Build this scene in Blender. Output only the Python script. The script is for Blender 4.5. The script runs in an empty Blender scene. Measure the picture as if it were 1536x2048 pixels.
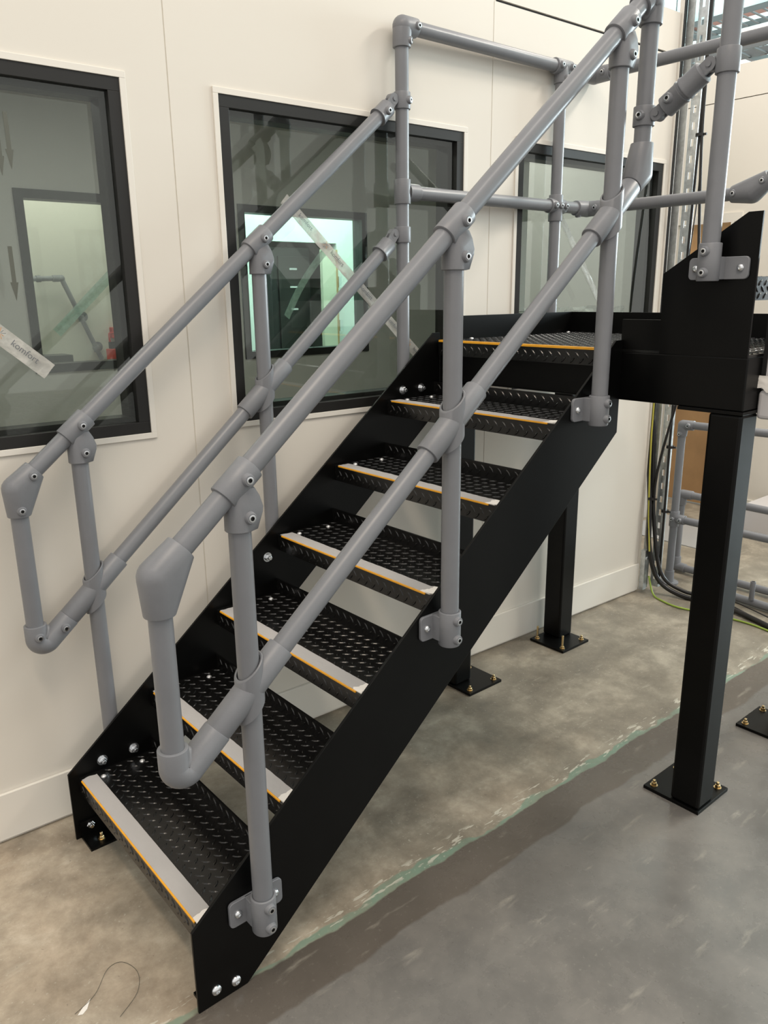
import bpy, bmesh, math, random
from mathutils import Vector, Matrix, noise
random.seed(7)
R = math.radians
V = Vector
C = bpy.context.scene.collection
SC = bpy.context.scene

# ------------------------------------------------------------------ camera
CAM = V((-0.6016, -1.4200, 1.6506)); YAW, PITCH, ROLL = 0.8704, 0.2719, -0.0118; FPX = 1559.98
_f = V((math.cos(PITCH)*math.cos(YAW), math.cos(PITCH)*math.sin(YAW), -math.sin(PITCH)))
_r = V((math.sin(YAW), -math.cos(YAW), 0)); _u = _r.cross(_f)
_c, _s = math.cos(ROLL), math.sin(ROLL)
_r, _u = _c*_r + _s*_u, -_s*_r + _c*_u
cd = bpy.data.cameras.new('camera'); cam = bpy.data.objects.new('camera', cd); C.objects.link(cam)
cd.sensor_fit = 'VERTICAL'; cd.sensor_height = 36.0; cd.sensor_width = 27.0
cd.lens = FPX/2048*36.0; cd.clip_start = 0.05; cd.clip_end = 200
cam.matrix_world = Matrix(((_r.x, _u.x, -_f.x, CAM.x), (_r.y, _u.y, -_f.y, CAM.y), (_r.z, _u.z, -_f.z, CAM.z), (0, 0, 0, 1)))
SC.camera = cam

# ------------------------------------------------------------------ world, lights, exposure
SC.view_settings.view_transform = 'Standard'; SC.view_settings.look = 'None'
SC.view_settings.exposure = 0.13; SC.view_settings.gamma = 1.0; SC.view_settings.use_curve_mapping = False
w = bpy.data.worlds.new('world'); SC.world = w; w.use_nodes = True
w.node_tree.nodes['Background'].inputs[0].default_value = (1.0, 0.965, 0.915, 1)
w.node_tree.nodes['Background'].inputs[1].default_value = 0.92

def area(name, loc, size, power, col, rot=(0, 0, 0)):
    l = bpy.data.lights.new(name, 'AREA'); l.shape = 'RECTANGLE'; l.size, l.size_y = size
    l.energy = power; l.color = col
    o = bpy.data.objects.new(name, l); o.location = loc; o.rotation_euler = rot; C.objects.link(o); return o
WARM = (1.0, 0.85, 0.68); NEUT = (1.0, 0.92, 0.82); COOL = (0.80, 0.95, 1.0)
area('batten_and_fill_light', (-1.4, -2.0, 6.0), (0.5, 2.6), 100, WARM)
area('batten_and_fill_light', (1.3, -1.5, 6.0), (2.6, 0.5), 40, NEUT)
area('batten_and_fill_light', (4.7, -1.5, 4.9), (0.4, 1.3), 135, NEUT)
area('batten_and_fill_light', (3.95, 0.9, 4.4), (0.4, 1.2), 26, NEUT)  # added fill, not a batten: brightens far wall and floor, misses window wall
area('added_rim_light', (16.0, -2.4, 3.3), (3.8, 2.6), 1250, COOL, (0, R(90), 0))  # unseen cool panel added for tube rims and column shadow, no real gable
area('corridor_fill', (0.3, 2.3, 2.72), (2.4, 0.3), 16.0, (1.0, 1.0, 0.95))  # added fill; the corridor is otherwise lit only through its windows
area('corridor_fill', (2.4, 1.6, 2.72), (1.0, 0.4), 16.0, (1.0, 1.0, 0.95))  # second added fill, lifts the corridor end seen through the third window
area('office_light', (3.2, 4.2, 2.72), (2.4, 0.8), 62, (0.74, 1.0, 0.95))
area('office_light', (0.8, 4.0, 2.72), (1.8, 0.5), 17, (1.0, 0.94, 0.88))

# ------------------------------------------------------------------ materials
MATS = {}
def nodes(name):
    m = bpy.data.materials.new(name); m.use_nodes = True
    nt = m.node_tree; b = nt.nodes['Principled BSDF']; MATS[name] = m
    return m, nt, b
def setp(b, **k):
    for n, v in k.items():
        n = {'rough': 'Roughness', 'metal': 'Metallic', 'spec': 'Specular IOR Level', 'coat': 'Coat Weight', 'coatr': 'Coat Roughness', 'base': 'Base Color'}[n]
        b.inputs[n].default_value = (*v, 1) if n == 'Base Color' else v
def lk(nt, a, b): nt.links.new(a, b)
def noise_tex(nt, scale, detail=4, rough=0.55, vec=None, dist=0.0):
    n = nt.nodes.new('ShaderNodeTexNoise'); n.inputs['Scale'].default_value = scale
    n.inputs['Detail'].default_value = detail; n.inputs['Roughness'].default_value = rough; n.inputs['Distortion'].default_value = dist
    if vec is not None: lk(nt, vec, n.inputs['Vector'])
    return n
def ramp(nt, fac, stops):
    r = nt.nodes.new('ShaderNodeValToRGB'); e = r.color_ramp.elements
    while len(e) < len(stops): e.new(0.5)
    for i, (p, c) in enumerate(stops):
        e[i].position = p; e[i].color = (*c, 1) if not isinstance(c, (int, float)) else (c, c, c, 1)
    lk(nt, fac, r.inputs['Fac']); return r
def bump(nt, b, h, strength, dist=0.001):
    n = nt.nodes.new('ShaderNodeBump'); n.inputs['Strength'].default_value = strength; n.inputs['Distance'].default_value = dist
    lk(nt, h, n.inputs['Height']); lk(nt, n.outputs['Normal'], b.inputs['Normal']); return n
def coords(nt, kind='Object'):
    return nt.nodes.new('ShaderNodeTexCoord').outputs[kind]
def math_n(nt, op, a, bb, c=None):
    n = nt.nodes.new('ShaderNodeMath'); n.operation = op
    for i, x in enumerate((a, bb, c)):
        if x is None: continue
        if isinstance(x, (int, float)): n.inputs[i].default_value = x
        else: lk(nt, x, n.inputs[i])
    return n.outputs[0]
def mixc(nt, fac, a, bb):
    n = nt.nodes.new('ShaderNodeMix'); n.data_type = 'RGBA'
    if isinstance(fac, (int, float)): n.inputs[0].default_value = fac
    else: lk(nt, fac, n.inputs[0])
    for i, x in ((6, a), (7, bb)):
        if isinstance(x, tuple): n.inputs[i].default_value = (*x, 1)
        else: lk(nt, x, n.inputs[i])
    return n.outputs[2]
def simple(name, base, rough=0.5, metal=0.0, nscale=None, namp=0.08, bscale=None, bstr=0.1, **k):
    m, nt, b = nodes(name); setp(b, base=base, rough=rough, metal=metal, **k)
    if nscale:
        t = noise_tex(nt, nscale, 5, 0.6, coords(nt))
        lo = tuple(max(0, c*(1-namp)) for c in base); hi = tuple(min(1, c*(1+namp)) for c in base)
        r = ramp(nt, t.outputs['Fac'], [(0.3, lo), (0.7, hi)]); lk(nt, r.outputs[0], b.inputs['Base Color'])
    if bscale:
        t2 = noise_tex(nt, bscale, 3, 0.5, coords(nt)); bump(nt, b, t2.outputs['Fac'], bstr)
    return m
simple('tube', (0.185, 0.191, 0.206), 0.34, 0, 9, 0.05, 260, 0.05, spec=0.5)
simple('casting', (0.185, 0.191, 0.206), 0.40, 0, 14, 0.06, 160, 0.16, spec=0.5)
simple('black_steel', (0.0020, 0.0020, 0.0019), 0.34, 0, 6, 0.3, 320, 0.05, spec=0.19)
simple('chequer', (0.0045, 0.0044, 0.0042), 0.23, 0, 20, 0.25, 300, 0.05, spec=0.6)
simple('wall_panel', (0.71, 0.67, 0.60), 0.42, 0, 0.8, 0.012, 500, 0.02, spec=0.4)
simple('wall_trim', (0.74, 0.705, 0.64), 0.38, 0, 2, 0.01, spec=0.45)
simple('gap', (0.62, 0.58, 0.50), 0.6)
simple('dark_gap', (0.03, 0.03, 0.03), 0.8)
simple('frame_black', (0.012, 0.0115, 0.0105), 0.45, 0, 10, 0.1, 400, 0.05, spec=0.4)
simple('zinc', (0.72, 0.74, 0.76), 0.24, 1.0, 40, 0.1)
simple('gold_zinc', (0.72, 0.55, 0.30), 0.28, 1.0, 40, 0.15)
simple('hole', (0.004, 0.004, 0.004), 0.6)
simple('galvanised', (0.58, 0.61, 0.62), 0.38, 0.85, 30, 0.22)
simple('yellow', (0.90, 0.42, 0.025), 0.45, 0, 30, 0.08)
simple('white_bolt', (0.80, 0.80, 0.80), 0.25, 0.6)
simple('cable_black', (0.010, 0.009, 0.009), 0.35)
simple('cable_green', (0.30, 0.42, 0.06), 0.4)
simple('cable_yellow', (0.50, 0.46, 0.07), 0.4)
simple('door_wood', (0.47, 0.28, 0.135), 0.45, 0, 3, 0.15)
simple('door_cream', (0.62, 0.60, 0.48), 0.5)
simple('office_wall', (0.74, 0.78, 0.75), 0.6)
simple('store_wall', (0.72, 0.69, 0.62), 0.6)
simple('corridor_wall', (0.50, 0.49, 0.465), 0.6)
simple('corridor_floor', (0.16, 0.165, 0.155), 0.45, 0, 3, 0.2)
simple('rack_black', (0.010, 0.011, 0.012), 0.35)
simple('red', (0.55, 0.035, 0.02), 0.4)
simple('purlin_red', (0.50, 0.24, 0.20), 0.5)
simple('tray_metal', (0.22, 0.235, 0.24), 0.45, 0.4)
simple('pipe_dark', (0.10, 0.11, 0.11), 0.5)
simple('box_grey', (0.56, 0.545, 0.545), 0.45)
simple('paper', (0.80, 0.77, 0.72), 0.7)
simple('arrow_film', (0.10, 0.105, 0.085), 0.5)
simple('print_grey', (0.15, 0.16, 0.175), 0.5)
simple('print_orange', (0.55, 0.28, 0.10), 0.5)
simple('strand', (0.09, 0.08, 0.06), 0.6)
simple('sheet', (0.36, 0.37, 0.37), 0.2)
# duct tape: grey, crinkled
m, nt, b = nodes('duct_tape'); setp(b, base=(0.43, 0.415, 0.405), rough=0.42)
t = noise_tex(nt, 38, 4, 0.6, coords(nt), 1.2); bump(nt, b, t.outputs['Fac'], 0.35, 0.002)
# roof light sheet
m, nt, b = nodes('roof_sheet'); setp(b, base=(0.8, 0.9, 0.9), rough=0.6)
b.inputs['Emission Color'].default_value = (0.72, 0.97, 0.97, 1); b.inputs['Emission Strength'].default_value = 1.0
t = noise_tex(nt, 0.9, 3, 0.5, coords(nt)); r_ = ramp(nt, t.outputs['Fac'], [(0.35, (0.36, 0.66, 0.66)), (0.65, (0.72, 0.92, 0.92))]); lk(nt, r_.outputs[0], b.inputs['Emission Color'])
# glass: fresnel mix of tinted transmission and mirror reflection
def glass(name, tint, haze=None):
    m = bpy.data.materials.new(name); m.use_nodes = True; nt = m.node_tree; nt.nodes.clear(); MATS[name] = m
    out = nt.nodes.new('ShaderNodeOutputMaterial'); mx = nt.nodes.new('ShaderNodeMixShader')
    tr = nt.nodes.new('ShaderNodeBsdfTransparent'); tr.inputs[0].default_value = (*tint, 1)
    gl = nt.nodes.new('ShaderNodeBsdfGlossy'); gl.inputs['Roughness'].default_value = 0.0; gl.inputs[0].default_value = (0.95, 1, 0.98, 1)
    fr = nt.nodes.new('ShaderNodeFresnel'); fr.inputs[0].default_value = 1.5
    ge = nt.nodes.new('ShaderNodeNewGeometry'); fac = math_n(nt, 'MULTIPLY', fr.outputs[0], math_n(nt, 'SUBTRACT', 1.45, math_n(nt, 'MULTIPLY', ge.outputs['Backfacing'], 1.45)))
    lk(nt, fac, mx.inputs[0]); lk(nt, tr.outputs[0], mx.inputs[1]); lk(nt, gl.outputs[0], mx.inputs[2]); lk(nt, mx.outputs[0], out.inputs[0])
glass('glass', (0.90, 0.918, 0.900)); glass('glass_inner', (0.90, 0.945, 0.92))
def film(name, col, alpha):
    m = bpy.data.materials.new(name); m.use_nodes = True; nt = m.node_tree; MATS[name] = m
    b = nt.nodes['Principled BSDF']; b.inputs['Base Color'].default_value = (*col, 1); b.inputs['Roughness'].default_value = 0.25
    out = nt.nodes['Material Output']; mx = nt.nodes.new('ShaderNodeMixShader'); tr = nt.nodes.new('ShaderNodeBsdfTransparent')
    t = noise_tex(nt, 26, 3, 0.6, coords(nt), 0.8); rr = ramp(nt, t.outputs['Fac'], [(0.3, alpha*0.75), (0.7, min(1, alpha*1.2))])
    bump(nt, b, t.outputs['Fac'], 0.5, 0.002)
    lk(nt, rr.outputs[0], mx.inputs[0]); lk(nt, tr.outputs[0], mx.inputs[1]); lk(nt, b.outputs[0], mx.inputs[2]); lk(nt, mx.outputs[0], out.inputs[0])
film('tape_film', (0.56, 0.55, 0.51), 0.80); film('tape_clear', (0.55, 0.58, 0.56), 0.42); film('tape_green', (0.45, 0.66, 0.56), 0.70)

def make_floor_mat():
    m, nt, b = nodes('floor_concrete')
    co = coords(nt); sep = nt.nodes.new('ShaderNodeSeparateXYZ'); lk(nt, co, sep.inputs[0])
    X, Y = sep.outputs[0], sep.outputs[1]
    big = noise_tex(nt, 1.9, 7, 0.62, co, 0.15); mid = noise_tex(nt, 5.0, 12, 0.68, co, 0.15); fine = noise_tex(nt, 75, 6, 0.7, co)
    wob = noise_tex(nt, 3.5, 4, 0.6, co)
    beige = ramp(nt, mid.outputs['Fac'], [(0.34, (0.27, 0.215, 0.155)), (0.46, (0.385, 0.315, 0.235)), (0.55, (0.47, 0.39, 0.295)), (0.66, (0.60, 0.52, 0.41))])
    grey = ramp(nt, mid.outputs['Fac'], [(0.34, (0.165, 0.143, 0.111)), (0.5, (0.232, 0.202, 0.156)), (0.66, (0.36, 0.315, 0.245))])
    bg = ramp(nt, math_n(nt, 'ADD', big.outputs['Fac'], math_n(nt, 'MULTIPLY', X, 0.10)), [(0.40, 0.0), (0.66, 1.0)])  # beige to grey along X: dust, with warm light and stair shade coloured in
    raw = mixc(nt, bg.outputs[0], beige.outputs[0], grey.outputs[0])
    # painted side beyond the line: greyer, smoother
    yw = math_n(nt, 'ADD', Y, math_n(nt, 'MULTIPLY', math_n(nt, 'SUBTRACT', wob.outputs['Fac'], 0.5), 0.07))
    yw = math_n(nt, 'ADD', yw, math_n(nt, 'MULTIPLY', X, 0.012))
    paint = ramp(nt, math_n(nt, 'ADD', math_n(nt, 'MULTIPLY', big.outputs['Fac'], 0.6), math_n(nt, 'MULTIPLY', mid.outputs['Fac'], 0.4)), [(0.40, (0.132, 0.125, 0.115)), (0.50, (0.156, 0.147, 0.135)), (0.60, (0.196, 0.182, 0.164))])
    resin = ramp(nt, big.outputs['Fac'], [(0.35, (0.098, 0.084, 0.070)), (0.7, (0.138, 0.119, 0.100))])
    def step(v, e, wd): # 1 where v < e
        n = nt.nodes.new('ShaderNodeMapRange'); n.interpolation_type = 'SMOOTHSTEP'
        lk(nt, v, n.inputs[0]); n.inputs[1].default_value = e-wd; n.inputs[2].default_value = e+wd; n.inputs[3].default_value = 1; n.inputs[4].default_value = 0
        return n.outputs[0]
    in_res = step(yw, 0.005, 0.004); in_paint = step(yw, -0.125, 0.006)
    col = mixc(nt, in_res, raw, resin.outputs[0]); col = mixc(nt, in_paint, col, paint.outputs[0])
    # green paint streak along the edge of the resin strip
    wob2 = noise_tex(nt, 2.3, 3, 0.6, co); wd = math_n(nt, 'MULTIPLY', math_n(nt, 'SUBTRACT', wob2.outputs['Fac'], 0.43), 0.22)
    g1 = math_n(nt, 'MULTIPLY', math_n(nt, 'SUBTRACT', 1.0, in_res), step(math_n(nt, 'SUBTRACT', yw, wd), 0.012, 0.004))
    g1 = math_n(nt, 'MULTIPLY', g1, ramp(nt, mid.outputs['Fac'], [(0.35, 0.35), (0.55, 1.0)]).outputs[0])
    col = mixc(nt, math_n(nt, 'MULTIPLY', g1, 0.8), col, (0.16, 0.27, 0.20))
    # white dashes (worn line) next to it
    mp = nt.nodes.new('ShaderNodeMapping'); lk(nt, co, mp.inputs[0]); mp.inputs['Scale'].default_value = (16, 75, 1)
    dn = noise_tex(nt, 1.0, 2, 0.5, mp.outputs[0]); dm = ramp(nt, dn.outputs['Fac'], [(0.58, 0.0), (0.61, 1.0)])
    dband = math_n(nt, 'MULTIPLY', step(yw, 0.065, 0.01), math_n(nt, 'SUBTRACT', 1.0, step(yw, 0.018, 0.006)))
    col = mixc(nt, math_n(nt, 'MULTIPLY', math_n(nt, 'MULTIPLY', dband, dm.outputs[0]), 0.75), col, (0.58, 0.55, 0.46))
    # pale flecks and dark specks
    fl = ramp(nt, fine.outputs['Fac'], [(0.60, 0.0), (0.66, 1.0)]); flm = math_n(nt, 'MULTIPLY', fl.outputs[0], math_n(nt, 'MULTIPLY', math_n(nt, 'SUBTRACT', 1.0, math_n(nt, 'MULTIPLY', in_res, 0.75)), ramp(nt, big.outputs['Fac'], [(0.35, 0.15), (0.6, 0.9)]).outputs[0]))
    col = mixc(nt, math_n(nt, 'MULTIPLY', flm, 0.55), col, (0.62, 0.58, 0.49))
    dk = ramp(nt, fine.outputs['Fac'], [(0.30, 1.0), (0.36, 0.0)]); col = mixc(nt, math_n(nt, 'MULTIPLY', dk.outputs[0], 0.6), col, (0.06, 0.05, 0.04))
    # broad plaster drags
    mp2 = nt.nodes.new('ShaderNodeMapping'); lk(nt, co, mp2.inputs[0]); mp2.inputs['Scale'].default_value = (5, 22, 1); mp2.inputs['Rotation'].default_value = (0, 0, R(18))
    dr = noise_tex(nt, 1, 5, 0.6, mp2.outputs[0]); drm = ramp(nt, dr.outputs['Fac'], [(0.61, 0.0), (0.74, 1.0)])
    col = mixc(nt, math_n(nt, 'MULTIPLY', drm.outputs[0], 0.28), col, (0.55, 0.51, 0.42))
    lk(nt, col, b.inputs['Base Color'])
    rg = mixc(nt, in_res, ramp(nt, mid.outputs['Fac'], [(0.3, 0.38), (0.7, 0.60)]).outputs[0], ramp(nt, mid.outputs['Fac'], [(0.3, 0.20), (0.7, 0.34)]).outputs[0])
    lk(nt, rg, b.inputs['Roughness']); b.inputs['Specular IOR Level'].default_value = 0.5
    h = math_n(nt, 'ADD', mid.outputs['Fac'], math_n(nt, 'MULTIPLY', fine.outputs['Fac'], 0.4)); bump(nt, b, h, 0.16, 0.004)
    return m
make_floor_mat()

# ------------------------------------------------------------------ mesh helpers
WLOC = {}
def wl(o): return WLOC[o.name] if o is not None else V((0, 0, 0))
def basis(ax):
    ax = V(ax).normalized(); t = V((0, 0, 1)) if abs(ax.z) < 0.9 else V((1, 0, 0))
    a = t.cross(ax).normalized(); return a, ax.cross(a), ax
class MB:
    def __init__(s): s.v = []; s.f = []; s.m = []
    def add(s, vs, fs, mat=0):
        o = len(s.v); s.v += [V(x) for x in vs]
        for f in fs: s.f.append([i+o for i in f]); s.m.append(mat)
        return s
    def box(s, lo, hi, mat=0, M=None):
        x0, y0, z0 = lo; x1, y1, z1 = hi
        vs = [V(p) for p in ((x0,y0,z0),(x1,y0,z0),(x1,y1,z0),(x0,y1,z0),(x0,y0,z1),(x1,y0,z1),(x1,y1,z1),(x0,y1,z1))]
        if M is not None: vs = [M @ p for p in vs]
        return s.add(vs, [(0,3,2,1),(4,5,6,7),(0,1,5,4),(1,2,6,5),(2,3,7,6),(3,0,4,7)], mat)
    def prism(s, poly, d, mat=0):
        n = len(poly); d = V(d); a = [V(p) for p in poly]; nn = (a[1]-a[0]).cross(a[2]-a[1])
        # robust normal
        nn = V((0,0,0))
        for i in range(n): nn += a[i].cross(a[(i+1) % n])
        if nn.dot(d) > 0: a = a[::-1]
        vs = a + [p+d for p in a]
        fs = [tuple(range(n)), tuple(range(2*n-1, n-1, -1))]
        fs += [(i, i+n, (i+1) % n + n, (i+1) % n) for i in range(n)]
        return s.add(vs, fs, mat)
    def lathe(s, o, ax, prof, n=28, mat=0, caps=True, start=0.0):
        a, b_, c = basis(ax); o = V(o); vs = []; fs = []
        for (t, r) in prof:
            for k in range(n):
                th = 2*math.pi*k/n + start; vs.append(o + c*t + (a*math.cos(th)+b_*math.sin(th))*r)
        for i in range(len(prof)-1):
            for k in range(n):
                k2 = (k+1) % n; fs.append((i*n+k, i*n+k2, (i+1)*n+k2, (i+1)*n+k))
        if caps:
            fs.append(tuple(range(n-1, -1, -1))); fs.append(tuple(range((len(prof)-1)*n, len(prof)*n)))
        return s.add(vs, fs, mat)
    def cyl(s, p0, p1, r, n=28, mat=0, r1=None):
        p0, p1 = V(p0), V(p1); L = (p1-p0).length
        return s.lathe(p0, p1-p0, [(0, r), (L, r if r1 is None else r1)], n, mat)
    def sleeve(s, p0, p1, r=0.0302, ri=0.0244, n=30, mat=0):
        p0, p1 = V(p0), V(p1); L = (p1-p0).length; e = 0.0018
        return s.lathe(p0, p1-p0, [(0.012, ri), (0, ri), (0, r-e), (e*0.3, r-e*0.3), (e, r), (L-e, r), (L-e*0.3, r-e*0.3), (L, r-e), (L, ri), (L-0.012, ri)], n, mat, caps=False)
    def sphere(s, c, r, n=24, mat=0, sc=(1, 1, 1)):
        c = V(c); m = n//2; prof = []
        vs = []; fs = []
        for i in range(1, m):
            ph = math.pi*i/m
            for k in range(n):
                th = 2*math.pi*k/n; vs.append(c + V((math.sin(ph)*math.cos(th)*r*sc[0], math.sin(ph)*math.sin(th)*r*sc[1], math.cos(ph)*r*sc[2])))
        t = len(vs); vs += [c+V((0, 0, r*sc[2])), c-V((0, 0, r*sc[2]))]
        for i in range(m-2):
            for k in range(n):
                k2 = (k+1) % n; fs.append((i*n+k, (i+1)*n+k, (i+1)*n+k2, i*n+k2))
        for k in range(n):
            k2 = (k+1) % n; fs.append((t, k, k2)); fs.append((t+1, (m-2)*n+k2, (m-2)*n+k))
        return s.add(vs, fs, mat)
    def sweep(s, pts, r, n=12, mat=0, sub=6):
        P = [V(p) for p in pts]
        if sub > 1 and len(P) > 2:
            Q = []
            for i in range(len(P)-1):
                p0, p1, p2, p3 = P[max(i-1, 0)], P[i], P[i+1], P[min(i+2, len(P)-1)]
                for k in range(sub):
                    t = k/sub
                    Q.append(0.5*((2*p1)+(p2-p0)*t+(2*p0-5*p1+4*p2-p3)*t*t+(3*p1-p0-3*p2+p3)*t**3))
            Q.append(P[-1]); P = Q
        a = None; vs = []; fs = []
        for i, p in enumerate(P):
            d = (P[min(i+1, len(P)-1)]-P[max(i-1, 0)]).normalized()
            if a is None: a = basis(d)[0]
            a = (a - d*a.dot(d)).normalized(); b_ = d.cross(a)
            for k in range(n):
                th = 2*math.pi*k/n; vs.append(p+(a*math.cos(th)+b_*math.sin(th))*r)
        for i in range(len(P)-1):
            for k in range(n):
                k2 = (k+1) % n; fs.append((i*n+k, i*n+k2, (i+1)*n+k2, (i+1)*n+k))
        fs.append(tuple(range(n-1, -1, -1))); fs.append(tuple(range((len(P)-1)*n, len(P)*n)))
        return s.add(vs, fs, mat)
    def build(s, name, mats, parent=None, smooth=True, bevel=0, base=None, segs=2):
        if isinstance(mats, str): mats = [mats]
        me = bpy.data.meshes.new(name)
        lo = V([min(v[i] for v in s.v) for i in range(3)]); hi = V([max(v[i] for v in s.v) for i in range(3)])
        c = V(base) if base is not None else V(((lo.x+hi.x)/2, (lo.y+hi.y)/2, lo.z))
        me.from_pydata([tuple(v-c) for v in s.v], [], s.f); 
        for x in mats: me.materials.append(MATS[x])
        for p, k in zip(me.polygons, s.m): p.material_index = k; p.use_smooth = smooth
        me.update()
        if smooth: me.set_sharp_from_angle(angle=R(38))
        o = bpy.data.objects.new(name, me); C.objects.link(o); o.parent = parent
        o.location = c - wl(parent); WLOC[o.name] = c
        if bevel:
            bm = o.modifiers.new('bevel', 'BEVEL'); bm.width = bevel; bm.segments = segs; bm.limit_method = 'ANGLE'; bm.angle_limit = R(40)
        return o
def tag(o, label, cat=None, group=None, kind=None):
    o['label'] = label
    if cat: o['category'] = cat
    if group: o['group'] = group
    if kind: o['kind'] = kind
    return o
def struct(o, label=None):
    o['kind'] = 'structure'
    if label: o['label'] = label
    return o
def thing(name, loc, label, cat, group=None):
    o = bpy.data.objects.new(name, None); C.objects.link(o); o.location = loc; o.empty_display_size = 0.1
    WLOC[o.name] = V(loc)
    return tag(o, label, cat, group)
def sthing(name, loc, label=None):
    o = bpy.data.objects.new(name, None); C.objects.link(o); o.location = loc; o.empty_display_size = 0.1
    WLOC[o.name] = V(loc); o['kind'] = 'structure'
    if label: o['label'] = label
    return o

# ------------------------------------------------------------------ setting: floor and walls
YW, PHI = 0.960, -0.034
def W(u, z, d=0.0):            # point on the window wall; d = distance out of the wall face towards the stairs
    return V((u, YW + PHI*u, z)) + V((PHI, -1, 0)).normalized()*d
def wbox(mb, u0, u1, z0, z1, d0, d1, mat=0):
    p = [W(u0, z0, d1), W(u1, z0, d1), W(u1, z0, d0), W(u0, z0, d0), W(u0, z1, d1), W(u1, z1, d1), W(u1, z1, d0), W(u0, z1, d0)]
    return mb.add(p, [(0,3,2,1),(4,5,6,7),(0,1,5,4),(1,2,6,5),(2,3,7,6),(3,0,4,7)], mat)
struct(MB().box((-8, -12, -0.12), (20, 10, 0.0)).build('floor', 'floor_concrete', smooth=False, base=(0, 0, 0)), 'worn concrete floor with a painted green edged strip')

WT = 2.916; WIN = [(-0.624, 0.424), (0.732, 1.780), (2.093, 3.137)]; WZ0, WZ1 = 1.235, 2.253
wall = sthing('wall_left', W(0, 0), 'cream panelled partition wall with black framed windows')
def panel(u0, u1, z0, z1, hole=None):
    mb = MB()
    if hole:
        a, b_ = hole
        wbox(mb, u0, a, z0, z1, 0, -0.10); wbox(mb, b_, u1, z0, z1, 0, -0.10)
        wbox(mb, a, b_, z0, WZ0, 0, -0.10); wbox(mb, a, b_, WZ1, z1, 0, -0.10)
    else: wbox(mb, u0, u1, z0, z1, 0, -0.10)
    return mb.build('panel', 'wall_panel', wall, smooth=False)
G = 0.0018
panel(-3.6, -0.785-G, 0, WT); panel(-0.785+G, 0.573-G, 0, WT, WIN[0]); panel(0.573+G, 1.932-G, 0, WT, WIN[1])
panel(1.932+G, 3.188, 0, 2.730, WIN[2]); panel(1.932+G, 3.188, 2.740, WT)
mb = MB()
for u in (-0.785, 0.573, 1.932): wbox(mb, u-0.01, u+0.01, 0, WT, -0.0016, -0.02)
mb.build('joint_backing', 'gap', wall, smooth=False)
mb = MB(); wbox(mb, 1.94, 3.18, 2.72, 2.75, -0.008, -0.03); mb.build('joint_backing', 'dark_gap', wall, smooth=False)
mb = MB()
wbox(mb, -3.6, 3.19, 0.012, 0.168, 0.001, 0.013); struct(mb.build('baseboard_left', 'wall_trim', smooth=False, bevel=0.0015), 'cream skirting board along the window wall')
for i, (a, b_) in enumerate(WIN):
    wn = sthing('window_%d' % (i+1), W((a+b_)/2, WZ0), ['black framed window at the left edge with taped glass', 'black framed window behind the stair handrails', 'black framed window behind the landing'][i])
    tw = 0.018; mb = MB()
    wbox(mb, a-tw, b_+tw, WZ1, WZ1+tw, 0, 0.006); wbox(mb, a-tw, b_+tw, WZ0-tw, WZ0, 0, 0.006)
    wbox(mb, a-tw, a, WZ0, WZ1, 0, 0.006); wbox(mb, b_, b_+tw, WZ0, WZ1, 0, 0.006)
    mb.build('trim', 'wall_trim', wn, smooth=False, bevel=0.001)
    def fr(name, fw, d0, d1, mat):
        mb = MB()
        wbox(mb, a, b_, WZ1-fw, WZ1, d0, d1); wbox(mb, a, b_, WZ0, WZ0+fw, d0, d1)
        wbox(mb, a, a+fw, WZ0+fw, WZ1-fw, d0, d1); wbox(mb, b_-fw, b_, WZ0+fw, WZ1-fw, d0, d1)
        return mb.build(name, mat, wn, smooth=False, bevel=0.001)
    fr('frame', 0.036, -0.030, 0.002, 'frame_black'); fr('inner_frame', 0.052, -0.100, -0.032, 'frame_black')
    f = 0.034
    mb = MB(); wbox(mb, a+f, b_-f, WZ0+f, WZ1-f, -0.020, -0.012); mb.build('pane', 'glass', wn, smooth=False)
    mb = MB(); wbox(mb, a+f, b_-f, WZ0+f, WZ1-f, -0.088, -0.082); mb.build('pane', 'glass', wn, smooth=False)

# corridor and office behind the windows
YI = 3.50
IW = [(0.85, 1.70), (2.28, 3.40)]
wi = sthing('wall_interior', (1.5, YI, 0), 'inner partition with a window seen through the glass')
mb = MB(); xs = [-4.0]
for a, b_ in IW: xs += [a, b_]
xs.append(7.0)
for k in range(0, len(xs), 2): mb.box((xs[k], YI, 0), (xs[k+1], YI+0.1, 2.9))
for a, b_ in IW: mb.box((a, YI, 0), (b_, YI+0.1, 1.22)); mb.box((a, YI, 2.25), (b_, YI+0.1, 2.9))
mb.build('panel', 'corridor_wall', wi, smooth=False)
for k, (a, b_) in enumerate(IW):
    wn = sthing('window_%d' % (4+k), ((a+b_)/2, YI, 1.22), ['inner window seen through the left window', 'bright inner window seen through the middle window'][k])
    mb = MB(); f = 0.05
    for (x0, x1, z0, z1) in ((a, b_, 2.25-f, 2.25), (a, b_, 1.22, 1.22+f), (a, a+f, 1.22+f, 2.25-f), (b_-f, b_, 1.22+f, 2.25-f)): mb.box((x0, YI-0.012, z0), (x1, YI+0.105, z1))
    mb.build('frame', 'frame_black', wn, smooth=False)
    mb = MB(); mb.box((a+f, YI+0.03, 1.22+f), (b_-f, YI+0.036, 2.25-f)); mb.build('pane', 'glass_inner', wn, smooth=False)
struct(MB().box((-4, 1.08, 2.80), (3.14, 6.6, 2.9)).box((3.14, 1.71, 2.80), (4.6, 6.6, 2.9)).build('ceiling_interior', 'corridor_wall', smooth=False))
struct(MB().box((-4, 6.4, 0), (7, 6.5, 2.8)).build('wall_office_back', 'office_wall', smooth=False))
struct(MB().box((1.75, YI+0.1, 0), (1.83, 6.4, 2.8)).build('wall_office_divider', 'office_wall', smooth=False))
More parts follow.
